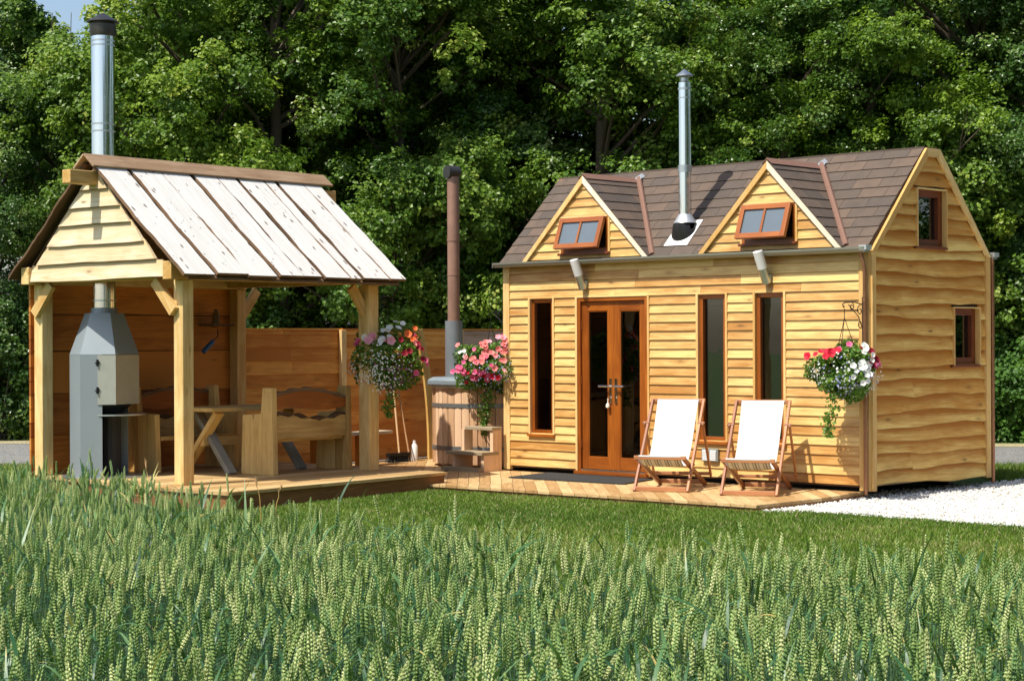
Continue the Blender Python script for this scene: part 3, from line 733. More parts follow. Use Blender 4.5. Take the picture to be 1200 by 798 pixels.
def bracket(parent, loc, rz, reach, h=.4):
    e = empty('basket_bracket', loc, rz); e.parent = parent
    m = MB(64); m.bb(-.01, .01, -.008, 0, -h, .08, 'z')
    m.tube([(0, -.006, .0), (0, -reach*.5, .028), (0, -reach, .02), (0, -reach-.035, .0), (0, -reach-.02, -.03), (0, -reach, -.02)], .006, 6)
    def scroll(c, r0, turns, a0, sg):
        pts = []
        for i in range(15):
            t_ = i/14; a_ = a0+sg*turns*2*PI*t_; r_ = r0*(1-.75*t_); pts.append((0, c[0]+r_*math.cos(a_), c[1]+r_*math.sin(a_)))
        m.tube(pts, .005, 5)
    scroll((-.06, -.06), .055, 1.1, rad(80), 1); scroll((-.055, -.20), .05, 1.1, rad(0), -1)
    scroll((-reach*.62, -.02), .045, 1.2, rad(90), -1)
    m.tube([(0, -.01, -.25), (0, -.09, -.12), (0, -reach*.8, .0)], .005, 5)
    m.build('scroll_iron', M['iron'], e, smooth=True)
    return e
bracket(cab, (CL-.045, -.024, 2.02), 0, .34)
bracket(cab, (-.021, .07, 2.00), rad(-90), .30)

# ------------------------------------------------------------------ timber pavilion
pav = empty('timber_pavilion', (PAV_O[0], PAV_O[1], 0), PAV_A, 'open timber pavilion with bleached plank roof over raised platform', 'pavilion')
PL, PW, PZ = 2.75, 2.37, .19; PLB = 2.89
pdeck_poly = [(3.03, -.95), (-.40, -1.13), (-.40, .12), (-.02, 1.35), (-.02, 2.50), (3.2, 2.50), (3.18, .06)]
def rev(p): return p[::-1]
m = MB(70); pl = [(3.03, -.95), (3.18, .06), (3.2, 2.5), (-.02, 2.5), (-.40, .12), (-.40, -1.13)]
strips(m, pl, rad(-3), .145, PZ, .032, .004); pd = m.build('platform_deck', M['pdeck'], pav)
m = MB(71); q = [(a*.985+.02, b*.985+.01) for a, b in pl]
m.prism([(a, b, PZ-.034) for a, b in q], (0, 0, -(PZ-.034)+.0)); m.build('platform_skirt', M['riser'], pav)
for i, (x, y) in enumerate(((0, 0), (PL, 0), (0, PW), (PLB, PW))):
    m = MB(72+i); w = .145 if i != 1 else .165; m.bb(x-w/2, x+w/2, y-w/2, y+w/2, PZ, 2.31, 'z'); m.build('post', M['post'], pav, bevel=.008)
m = MB(80); 
m.bb(-.235, 3.0, -.085, .05, 2.312, 2.50, 'x'); m.build('wall_plate', M['post'], pav, bevel=.006); m = MB(79); m.bb(-.235, 3.0, PW-.05, PW+.085, 2.312, 2.50, 'x')
m.build('wall_plate', M['post'], pav, bevel=.006)
m = MB(81); m.bb(-.06, .06, .052, PW-.052, 2.325, 2.45, 'y'); m.build('tie_beam', M['post'], pav, bevel=.006); m = MB(80); m.bb(PL-.06, PL+.06, .052, PW-.052, 2.325, 2.45, 'y'); m.build('tie_beam', M['post'], pav, bevel=.006)
APX, APZ = 1.21, 3.575
m = MB(82); m.bb(-.56, 3.38, APX-.07, APX+.07, 3.345, 3.49, 'x'); m.build('ridge_beam', M['post'], pav, bevel=.008)
# braces
for (p0, p1, fl_) in (((-.10, .03, 1.98), (-.10, .33, 2.31), 0), ((-.10, PW+.02, 1.98), (-.10, PW-.28, 2.31), 0), ((PLB+.05, PW, 1.96), (PLB+.32, PW, 2.31), 1), ((PL-.05, .0, 1.98), (PL-.28, 0, 2.29), 1)):
    m = MB(int(p0[1]*30)+90); m.beam(p0, p1, .055, .12, up=(0, 0, 1)); m.build('brace', M['post'], pav, bevel=.004)
# gable infill of waney boards, front (x=-.18) and back
def pgable(X, out, seed):
    P = lambda s, z, n: Vector((X+out*n, s if out < 0 else APX*2-s, z))
    zs = [2.335, 2.52, 2.715, 2.925, 3.105, 3.30, 3.50]
    mb = MB(seed); kk = (APZ-2.36)/1.21
    for i in range(6):
        z0, z1 = zs[i], zs[i+1]; h0 = (APZ-.045-max(z0, 2.5))/kk; h1 = max(.02, (APZ-.045-z1)/kk)
        if i == 0: h0 = 1.16; h1 = 1.10
        lap(mb, P, APX-h0, APX+h0, APX-min(h1+.0, h0), APX+min(h1, h0), z0, z1+.03 if i else z1, .036, .004, wave=.010, seg=.08, back=-.012, rnd=mb.r.uniform(.2, .6))
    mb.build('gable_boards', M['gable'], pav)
pgable(-.18, -1, 101); pgable(2.93, 1, 102)

# bleached roof planks
dirf = Vector((0, -1.51, -1.245)); EY, EZ = -.30, 2.33
roofp = empty('roof', (0, 0, 0)); roofp.parent = pav
def plank(x0, x1, seed, side, lift, ye=0.0, x0t=None, mi='roofplank', th=.032, wav=.006):
    mb = MB(seed); k = 26
    y0, y1 = (EY-ye, APX-.03) if side < 0 else (2.58+ye, APX+.03)
    z0, z1 = EZ-ye*.82 + (0 if side < 0 else .03), APZ-.03
    n = Vector((0, -(z1-z0)*(1 if side < 0 else -1), abs(y1-y0))).normalized()
    V = []; G = []; r = mb.r; ph = r.random()*6; off = (r.random()*30, r.random()*30, 0)
    for i in range(k+1):
        t_ = i/k; c = Vector((0, y0+(y1-y0)*t_, z0+(z1-z0)*t_)) + n*lift
        jl = wav*1.6*(math.sin(t_*9+ph)+.6*math.sin(t_*23+ph*2)+r.uniform(-.5, .5)); jr = wav*(math.sin(t_*8+ph*3)+.6*math.sin(t_*27+ph)+r.uniform(-.5, .5))
        for (xx, nn) in ((x0+jl-.008, 0), (x0+jl, th), (x1+jr, th), (x1+jr+.008, 0)):
            V.append(c + Vector((xx, 0, 0)) + n*nn); G.append((t_*1.95+off[0], xx+off[1], nn))
    F = []; MI = []
    for i in range(k):
        a_ = i*4; b_ = a_+4
        for j, mm in ((0, 1), (1, 0), (2, 1)):
            F.append((a_+j, a_+j+1, b_+j+1, b_+j)); MI.append(mm)
        F.append((a_+3, a_, b_, b_+3)); MI.append(1)
    F += [(0, 3, 2, 1), (k*4, k*4+1, k*4+2, k*4+3)]; MI += [1, 1]
    if side > 0: F = [f[::-1] for f in F]
    o = len(mb.V); mb.add(V, F, G); mb.MI = MI
    # nail heads, knots and flecks lie on the board as real little discs
    return mb.build('roof_plank', [M['roofplank2'], M['bark']], roofp)
def roofplank2():
    m, nt, b, out = newmat('bleached_plank')
    gc = attr(nt, 'gc', True); rn = attr(nt, 'rnd')
    g = noise(nt, vmap(nt, gc, (1.5, 22, 22)), 1, 5, .6, 1.0)
    c = ramp(nt, g, [(.3, (.68, .665, .63)), (.7, (.56, .54, .50))])
    v = nt.nodes.new('ShaderNodeTexVoronoi'); v.inputs['Scale'].default_value = 1.0
    nt.links.new(vmap(nt, gc, (3.2, 8, 8)), v.inputs['Vector'])
    n2 = noise(nt, vmap(nt, gc, (18, 40, 40)), 1, 3, .7)
    dd = math_(nt, 'ADD', v.outputs['Distance'], math_(nt, 'MULTIPLY', n2, .20))
    k = ramp(nt, dd, [(.21, (1, 1, 1)), (.24, (0, 0, 0))])
    v2 = nt.nodes.new('ShaderNodeTexVoronoi'); v2.inputs['Scale'].default_value = 1.0
    nt.links.new(vmap(nt, gc, (9, 19, 19), (3, 5, 1)), v2.inputs['Vector'])
    dd2 = math_(nt, 'ADD', v2.outputs['Distance'], math_(nt, 'MULTIPLY', n2, .22))
    k2 = ramp(nt, dd2, [(.25, (1, 1, 1)), (.28, (0, 0, 0))])
    patch = ramp(nt, noise(nt, vmap(nt, gc, (1.2, 3, 3)), 1, 2), [(.5, (0, 0, 0)), (.62, (1, 1, 1))])
    k = math_(nt, 'MAXIMUM', k, math_(nt, 'MULTIPLY', k2, patch))
    c = mixc(nt, c, (.13, .085, .05), math_(nt, 'MULTIPLY', k, .9))
    nt.links.new(c, b.inputs['Base Color']); b.inputs['Roughness'].default_value = .75
    bump(nt, b, g, .3, .004); return m
M['roofplank2'] = roofplank2()
xs_ = [(-.28, .12, .006), (.185, .598, .0), (.616, 1.00, .0), (1.07, 1.402, .0), (1.42, 1.675, .0), (1.742, 2.112, .0), (2.132, 2.285, .0), (2.352, 2.757, .0), (2.775, 3.04, .0)]
for i, (a_, b_, e_) in enumerate(xs_):
    plank(a_, b_, 200+i, -1, .022 if i % 2 == 0 or True else 0, e_+random.Random(i).uniform(-.012, .012))
for i, (a_, b_, e_) in enumerate(xs_): plank(a_, b_, 220+i, 1, .022, e_)
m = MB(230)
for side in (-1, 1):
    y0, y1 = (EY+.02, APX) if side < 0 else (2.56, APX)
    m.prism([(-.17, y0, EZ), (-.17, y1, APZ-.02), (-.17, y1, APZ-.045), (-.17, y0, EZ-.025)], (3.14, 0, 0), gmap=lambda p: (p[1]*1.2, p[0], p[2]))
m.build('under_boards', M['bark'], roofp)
m = MB(231)
n1 = Vector((0, -.64, .77)); n2_ = Vector((0, .64, .77))
p0 = Vector((-.33, APX, APZ+.105))
for (n_, d_) in ((n1, Vector((0, -.77, -.64))), (n2_, Vector((0, .77, -.64)))):
    m.box(p0 + (Vector((0, 0, 0)) if d_.y < 0 else Vector((0, .026, -.006))), (3.57, 0, 0), d_*.215, -n_*.024)
m.build('ridge_cap', M['ridge'], roofp, bevel=.004)
# rear boarding of the pavilion (wide waney planks lapped outward) and small shelf
Pp = lambda s, z, n: Vector((s, PW+.10-n, z))
m = MB(240); zz = .16
while zz < 2.3:
    h = .46*m.r.uniform(.9, 1.05); lap(m, Pp, -.05, PLB+.0, -.05, PLB+.0, zz, min(zz+h-.012, 2.34), .03, .012, wave=.008, back=-.01, seg=.1); zz += h
for i in range(14):
    z0 = .14+i*.155
    m.box((-.09, PW+.115, z0), (0, 0, .17), (.06, 0, 0), (0, .03, 0))
m.build('rear_boarding', M['wallwood'], pav)
m = MB(242); m.bb(-.03, PLB-.02, PW+.114, PW+.124, .16, 2.3); m.build('backing', M['bark'], pav)
m = MB(241); m.bb(PL-.45, PL-.12, PW-.22, PW+.05, 1.86, 1.885, 'x'); m.beam((PL-.30, PW-.01, 1.86), (PL-.30, PW-.15, 1.86), .02, .02); m.build('wall_shelf', M['bark'], pav)
bracket(pav, (PL+.083, -.06, 2.16), rad(90), .20, .45)
# ------------------------------------------------------------------ things inside the pavilion
st = empty('steel_fire_stove', pavw(.33, 1.72, PZ), 0, 'grey hexagonal steel fire stove with tall flue inside the pavilion', 'stove')
R6 = .385
hx = [(R6*math.cos(rad(a)), R6*math.sin(rad(a))) for a in (180, 240, 300, 360, 60, 120)]
def panel(m, i, j, z0, z1, r0=1.0, r1=1.0, th=.012, t0=0.0, t1=1.0):
    a = Vector((*hx[i], 0)); b = Vector((*hx[j], 0)); p = a.lerp(b, t0); q = a.lerp(b, t1)
    P_ = [Vector((p.x*r0, p.y*r0, z0)), Vector((q.x*r0, q.y*r0, z0)), Vector((q.x*r1, q.y*r1, z1)), Vector((p.x*r1, p.y*r1, z1))]
    c = (P_[0]+P_[2])/2; n_ = (P_[1]-P_[0]).cross(P_[3]-P_[0]).normalized()
    if n_.dot(Vector((c.x, c.y, 0))) > 0: n_ = -n_
    m.prism(P_, n_*th)
m = MB(300)
panel(m, 0, 1, 0, 1.345); panel(m, 5, 0, 0, 1.345); panel(m, 4, 5, 0, 1.345); panel(m, 1, 2, 0, 1.345, t1=.62)
m.build('body_panels', M['stove'], st)
m = MB(301)
for i in range(6): panel(m, i, (i+1) % 6, 1.347, 1.80, 1.0, .56)
m.tube([(0, 0, 1.80), (0, 0, 1.86)], [.15, .14], 24)
m.build('hood', M['stove'], st)
m = MB(302); panel(m, 1, 2, .80, 1.34, t0=.50, t1=1.0, r0=1.03, r1=1.03); panel(m, 2, 3, .80, 1.34); m.build('fire_door', M['stovedoor'], st)
for z in (.92, 1.22):
    m = MB(303); a = Vector((*hx[1], 0)).lerp(Vector((*hx[2], 0)), .5)*1.05; m.tube([(a.x, a.y, z), (a.x, a.y, z+.07)], .014, 8); m.tube([(a.x-.03, a.y+.01, z+.035), (a.x+.03, a.y, z+.035)], .006, 5); m.build('hinge', M['iron'], st)
m = MB(304); m.tube([(.12, -.02, .675), (.12, -.02, .69)], .34, 28); m.build('grill_plate', M['steeldull'], st)
m = MB(305); m.cyl(.05, .05, 0, .67, .12, 16); m.tube([(0, 0, .70), (0, 0, .80), (0, 0, .81)], [.20, .33, .33], 6); m.build('hearth', M['stovein'], st)
m = MB(306); m.cyl(.05, 0, .002, .012, .52, 30); m.build('base_plate', M['steeldull'], st)
fl1 = empty('flue', (0, 0, 0)); fl1.parent = st
m = MB(307); m.cyl(0, 0, 1.86, 4.86, .127, 32); m.build('flue_pipe', M['steel'], fl1, smooth=True)
for z in (1.93, 3.88, 3.80, 4.80, 4.75): m = MB(308); m.cyl(0, 0, z, z+.018, .133, 32); m.build('locking_band', M['steeldull'], fl1, smooth=True)
m = MB(309); m.tube([(0, 0, 4.86), (0, 0, 4.90), (0, 0, 4.99), (0, 0, 5.0)], [.135, .145, .145, .12], 28); m.tube([(0, 0, 5.0), (0, 0, 5.02)], [.12, .12], 20); m.tube([(0, 0, 5.015), (0, 0, 5.025), (0, 0, 5.12)], [.175, .175, .01], 32); m.build('cowl', M['capdark'], fl1, smooth=True)

def bench(loc, rz, L, label, mir=False):
    b = empty('timber_bench', loc, rz, label, 'bench', 'heavy timber benches under the pavilion')
    for x in (0, L-.07):
        m = MB(int(x*100)+310); pts = [(0, 0), (.22, 0), (.20, .70), (.17, .965), (.02, .965)]
        m.prism([(x, y, z) for y, z in pts], (.075, 0, 0), gmap=lambda p: (p[2], p[1], p[0])); m.build('back_post', M['bench'], b, bevel=.006)
        m = MB(int(x*100)+311); m.prism([(x+.003, .215, 0), (x+.003, .53, 0), (x+.003, .50, .66), (x+.003, .20, .68)], (.069, 0, 0), gmap=lambda p: (p[2], p[1], p[0])); m.build('side_slab', M['bench'], b, bevel=.006)
    x0, x1 = .078, L-.073
    m = MB(320); m.bb(x0, x1, .08, .52, .36, .41, 'x'); m.build('seat', M['bench'], b, bevel=.006)
    m = MB(321); P = lambda s, z, n: Vector((s, .06-n, z)); k = 14; top = []; bot = []
    r = m.r
    def wavy(zf0, zf1, name, y, th, mat, seed):
        m = MB(seed); V = []; G = []; k = 18
        for i in range(k+1):
            t_ = i/k; s = x0+(x1-x0)*t_
            for (yy, z) in ((y, zf0(t_)), (y, zf1(t_)), (y+th, zf1(t_)), (y+th, zf0(t_))): V.append((s, yy, z)); G.append((s+seed, z, yy))
        F = []
        for i in range(k):
            a_ = i*4; b_ = a_+4
            F += [(a_+j, a_+(j+1) % 4, b_+(j+1) % 4, b_+j) for j in range(4)]
        F += [(3, 2, 1, 0), (k*4, k*4+1, k*4+2, k*4+3)]; m.add(V, F, G); return m.build(name, mat, b)
    wavy(lambda t: .72+.02*math.sin(t*7), lambda t: .82+.10*math.sin(PI*(t*.85+.15)), 'back_board', .035, .045, M['wallwood'], 331)
    wavy(lambda t: .821+.10*math.sin(PI*(t*.85+.15)), lambda t: .86+.10*math.sin(PI*(t*.85+.15))+.01*math.sin(t*31), 'bark_edge', .03, .055, M['bark'], 332)
    wavy(lambda t: .39+.01*math.sin(t*9), lambda t: .62+.03*math.sin(t*6+1)+.012*math.sin(t*29), 'lower_back_board', .03, .05, M['bench'], 333)
    wavy(lambda t: .632+.03*math.sin(t*6+1)+.012*math.sin(t*29), lambda t: .655+.03*math.sin(t*6+1)+.018*math.sin(t*23), 'bark_edge', .032, .045, M['bark'], 334)
    return b
bench(pavw(1.46, .22, PZ), PAV_A, 1.24, 'timber bench with bark-edged back turned to the lawn, nearest the pavilion opening')
bench(pavw(2.20, 2.12, PZ), PAV_A+PI, 1.24, 'timber bench in the shade against the rear boards, behind the table')
tb = empty('timber_table', pavw(1.12, .82, PZ), PAV_A, 'live-edge timber table on crossed legs between two benches', 'table')
m = MB(340); m.prism([(-.02, 0, .70), (1.45, -.03, .70), (1.5, .25, .70), (1.43, .58, .70), (.6, .62, .70), (-.05, .56, .70)], (0, 0, .045), gmap=lambda p: (p[0], p[1], p[2])); m.build('table_top', M['bench'], tb, bevel=.006)
for x in (.14, 1.22):
    m = MB(341); m.beam((x, .06, .69), (x, .66, .0), .06, .12, up=(1, 0, 0)); m.build('leg', M['bench'], tb, bevel=.005)
    m = MB(342); m.beam((x+.065, .50, .69), (x+.065, -.08, .0), .06, .12, up=(1, 0, 0)); m.build('leg', M['greyleg'], tb, bevel=.005)
m = MB(343); m.beam((.1, .3, .36), (1.3, .3, .36), .06, .10); m.build('stretcher', M['bench'], tb)
t = empty('bow_saw_brush', pavw(2.42, PW-.03, 1.55), PAV_A, 'blue-handled brush hanging under the small wall shelf', 'brush')
m = MB(345); m.tube([(-.14, -.03, .0), (.02, -.03, .13)], [.032, .026], 10); m.build('grip', M['blue'], t, smooth=True)
m = MB(346); m.tube([(.02, -.03, .13), (.09, -.03, .19), (.10, -.02, .27)], .006, 6); m.build('shaft', M['iron'], t)
t.name = 'hanging_brush'
j = MB(347); j.tube([(0, 0, 0), (0, 0, .12), (0, 0, .15), (0, 0, .18)], [.045, .045, .025, .025], 14)
tag(j.build('jar', M['brown'], smooth=True, loc=pavw(PL-.30, PW-.10, 1.8855)), 'brown jar standing on the small wall shelf in the pavilion', 'jar')
# ------------------------------------------------------------------ fence continuing the rear line
fe = empty('board_fence', pavw(PLB+.08, PW+.03, 0), PAV_A, 'orange-brown horizontal board fence running from pavilion to cabin', 'fence')
bays = [(0, 1.72, 'fence'), (1.76, 4.05, 'fence'), (4.09, 6.4, 'fencegrey')]
for x0, x1, mt in bays:
    m = MB(int(350+x0*10)); z = .075
    P = lambda s, z, n: Vector((s, -n, z))
    while z < 1.80:
        z1 = min(z+.168, 1.81)
        if mt == 'fence' or z > 1.55: js = [x0, x1] if m.r.random() < .5 else [x0, m.r.uniform(x0+.6, x1-.6), x1]
        else: js = [x0, x1]
        for s0, s1 in zip(js, js[1:]): lap(m, P, s0+.002, s1-.002, s0+.002, s1-.002, z+.003, z1+.006, .012, .001, wave=.003, back=-.02)
        z = z1
    m.build('fence_boards', M[mt], fe)
    m = MB(int(351+x0*10)); m.bb(x0, x1, -.022, .03, 1.818, 1.838, 'x'); m.build('capping', M['fence'], fe)
for i, x in enumerate((1.74, 4.07)):
    m = MB(360+i); m.bb(x-.05, x+.04, -.075, -.022, .07, 1.815, 'z'); m.build('post', M['post'], fe, bevel=.004)
# leaning slab, brooms, bottle, shelf bench
m = MB(365); k = 10; V = []; G = []
for i in range(k+1):
    t_ = i/k; cx_ = .05*math.sin(t_*3.0)-.10*t_*t_; z_ = 1.76*t_; w = .085-.02*t_
    for (dx, dy) in ((-w, 0), (w, 0), (w, .035), (-w, .035)): V.append((cx_+dx, dy+.16*t_, z_)); G.append((z_, dx, dy))
F = []
for i in range(k): F += [(i*4+q_, i*4+(q_+1) % 4, i*4+4+(q_+1) % 4, i*4+4+q_) for q_ in range(4)]
F += [(3, 2, 1, 0), (k*4, k*4+1, k*4+2, k*4+3)]; m.add(V, F, G)
tag(m.build('leaning_slab', M['yellowwood'], bevel=.004, loc=pavw(6.13, 2.05, .07), rot=(0, 0, PAV_A)), 'tall pale curved wooden slab leaning on the fence beside the hot tub', 'plank')
br = empty('broom', pavw(5.36, 1.98, .07), PAV_A, 'broom with black bristle head leaning against the fence', 'broom')
m = MB(366); m.tube([(.02, 0, .10), (.20, .30, 1.22)], .013, 8); m.build('handle', M['handle'], br)
m = MB(367); m.bb(-.20, .20, -.035, .035, .085, .125, 'x'); m.build('head', M['iron'], br)
m = MB(368)
for i in range(160):
    a_ = m.r.uniform(-.19, .19); b_ = m.r.uniform(-.03, .03); m.beam((a_, b_, .09), (a_*1.08, b_*1.8, .002), .006, .006)
m.build('bristles', M['mat'], br)
m = MB(369); m.tube([(5.56, 1.95, .08), (5.66, 2.30, 1.2)], .012, 8)
tag(m.build('broom_pole', M['handle'], loc=(PAV_O[0], PAV_O[1], 0), rot=(0, 0, PAV_A)), 'plain thin wooden pole leaning on the fence just right of the broom', 'pole')
bo = empty('spray_bottle', pavw(5.72, 2.02, .07), 0, 'small white bottle standing on the decking beside the broom', 'bottle')
m = MB(370); m.tube([(0, 0, 0), (0, 0, .20), (0, 0, .235)], [.045, .045, .018], 16); m.build('bottle_body', M['white'], bo, smooth=True)
m = MB(371); m.tube([(0, 0, .235), (0, 0, .27)], .02, 12); m.build('cap', M['white'], bo, smooth=True)
sb = empty('low_plank_seat', pavw(4.0, 1.86, .07), PAV_A, 'low pale plank seat in front of the fence behind the hanging basket post', 'seat')
m = MB(372); m.bb(-.4, 1.0, -.12, .10, .40, .44, 'x'); m.build('seat', M['rough'], sb, bevel=.004)
for x in (-.3, .5):
    m = MB(373); m.bb(x, x+.05, -.1, .08, 0, .399, 'z'); m.build('leg', M['wallwood'], sb)
# ------------------------------------------------------------------ hot tub with steps
tu = empty('wooden_hot_tub', (-.20, 24.32, .07), CAB_A, 'round wooden hot tub with grey lid and tall flue beside the cabin', 'hot tub')
m = MB(380); ns = 46; RT = .83
for i in range(ns):
    a0 = 2*PI*i/ns+.006; a1 = 2*PI*(i+1)/ns-.006; rn_ = m.r.random()
    ri = RT-.04; am = (a0+a1)/2; o_ = m.r.random()*40
    V = []; G = []
    for z in (.04, 1.0):
        for (rr, a_) in ((ri, a0), (RT, a0), (RT+.006, am), (RT, a1), (ri, a1)): V.append((rr*math.cos(a_), rr*math.sin(a_), z)); G.append((z+o_, a_*RT, rr))
    m.add(V, [(0, 4, 3, 2, 1), (5, 6, 7, 8, 9), (0, 1, 6, 5), (1, 2, 7, 6), (2, 3, 8, 7), (3, 4, 9, 8), (4, 0, 5, 9)], G, rn_)
m.build('staves', M['tub'], tu)
for z in (.78, .24):
    m = MB(381); k = 64; V = []
    for i in range(k):
        a_ = 2*PI*i/k
        for (rr, zz) in ((RT+.004, z-.027), (RT+.010, z-.027), (RT+.010, z+.027), (RT+.004, z+.027)): V.append((rr*math.cos(a_), rr*math.sin(a_), zz))
    m.add(V, [(i*4+q_, ((i+1) % k)*4+q_, ((i+1) % k)*4+(q_+1) % 4, i*4+(q_+1) % 4) for i in range(k) for q_ in range(4)], V); m.build('hoop', M['hoop'], tu, smooth=True)
m = MB(382); m.cyl(0, 0, .0, .04, .74, 40); m.build('base', M['rough'], tu)
m = MB(383); m.tube([(0, 0, 1.0), (0, 0, 1.03)], RT+.03, 56); m.build('rim', M['trimwhite'], tu)
m = MB(384); m.tube([(0, 0, 1.032), (0, 0, 1.04), (0, 0, 1.10), (0, 0, 1.13)], [RT+.075, RT+.09, RT+.09, RT+.03], 12); m.build('lid', M['tublid'], tu, bevel=.01)
tf = empty('flue', (0, 0, 0)); tf.parent = tu
w = Vector((-.76+.20, 24.55-24.32, 0)); c_, s_ = math.cos(-CAB_A), math.sin(-CAB_A); fx2, fy2 = c_*w.x-s_*w.y, s_*w.x+c_*w.y
fx2, fy2 = fx2*1.0, fy2*1.0
m = MB(385); m.cyl(fx2, fy2, 1.10, 3.74, .080, 22); m.build('flue_pipe', M['tubflue'], tf, smooth=True)
m = MB(386); m.cyl(fx2, fy2, 1.12, 1.86, .115, 24); m.build('heat_sleeve', M['greyslv'], tf, smooth=True)
m = MB(387); m.cyl(fx2, fy2, 2.90, 2.93, .086, 20); m.cyl(fx2, fy2, 2.45, 2.47, .084, 20); m.build('joint_band', M['tubflue'], tf, smooth=True)
m = MB(388); wv = Vector((c_*.0-s_*-1, s_*0+c_*-1, 0)); 
def rw2(x, y): return Vector((c_*x-s_*y, s_*x+c_*y, 0))
m.tube([Vector((fx2, fy2, 3.80))+rw2(-.085, -.06), Vector((fx2, fy2, 3.80))+rw2(.06, .04)], .086, 20); m.build('cowl', M['capdark'], tf, smooth=True)
sp = empty('timber_steps', cabw(-.56, -.14, .07), CAB_A, 'two-tread timber steps leading up to the hot tub beside the cabin corner', 'steps')
for i, (y0, y1, z) in enumerate(((-.30, -.0, .20), (-.12, .06, .50))):
    m = MB(390+i); m.bb(.10 if i else -.06, .575, y0, y1, z, z+.04, 'x'); m.build('tread', M['rough'], sp, bevel=.004)
for x in (.02, .52):
    m = MB(393); m.prism([(x, -.26, 0), (x, .05, 0), (x, .05, .50), (x, -.10, .50), (x, -.10, .20), (x, -.26, .20)], (.05, 0, 0), gmap=lambda p: (p[2], p[1], p[0])); m.build('side_panel', M['tub'], sp)
m = MB(395); m.bb(-.08, .575, -.36, -.28, .0, .05, 'x'); m.build('ground_batten', M['rough'], sp)
# ------------------------------------------------------------------ patio decking round the cabin
dk = empty('patio_decking', (CAB_O[0], CAB_O[1], 0), CAB_A, 'low pale patio decking of diagonal boards in front of the cabin', 'decking')
def tolocal(wx, wy):
    x, y = wx-CAB_O[0], wy-CAB_O[1]; c, s = math.cos(-CAB_A), math.sin(-CAB_A); return (c*x-s*y, s*x+c*y)
secs = [[(1.08, -2.13), (1.46, -2.12), (1.46, .10), (.0, .10), (-.5, .10), (-.5, -1.2)],
        [(1.465, -2.12), (3.42, -2.03), (3.42, .10), (1.465, .10)],
        [(3.425, -2.03), (5.26, -1.965), (5.27, -.92), (5.14, .10), (3.425, .10)]]
lf = [tolocal(-.80, 20.87), tolocal(*pavw(2.7, -.4)[:2]), tolocal(*pavw(2.95, 2.42)[:2]), tolocal(*pavw(8.2, 2.42)[:2]), (-.1, 2.0), (-.02, .10)]
lf = [(1.075, -2.13), tolocal(*pavw(2.7, -.5)[:2]), tolocal(*pavw(2.95, 2.38)[:2]), tolocal(*pavw(6.6, 2.38)[:2]), (-.505, 1.9), (-.505, -1.205)]
m = MB(400)
for i, s in enumerate(secs): strips(m, s, rad(-45), .125, .07, .028, .005)
strips(m, lf, rad(-45), .125, .07, .028, .005)
m.build('deck_boards', M['deck'], dk)
m = MB(401)
for s in secs+[lf]:
    cx_ = sum(p[0] for p in s)/len(s); cy_ = sum(p[1] for p in s)/len(s)
    m.prism([(cx_+(p[0]-cx_)*.992, cy_+(p[1]-cy_)*.985, .041) for p in s], (0, 0, -.04))
m.build('deck_frame', M['riser'], dk)
m = MB(402); 
q = [(.93, -.90), (.72, -.02), (.75, .0), (2.25, -.02), (2.50, -.06), (2.62, -.80)]
m.prism([(x, y, .072) for x, y in [(.93, -.92), (.76, -.05), (2.42, -.09), (2.62, -.84)]], (0, 0, .014)); tag(m.build('doormat', M['mat'], loc=(CAB_O[0], CAB_O[1], 0), rot=(0, 0, CAB_A)), 'large black rubber mat lying before the glazed double doors', 'mat')
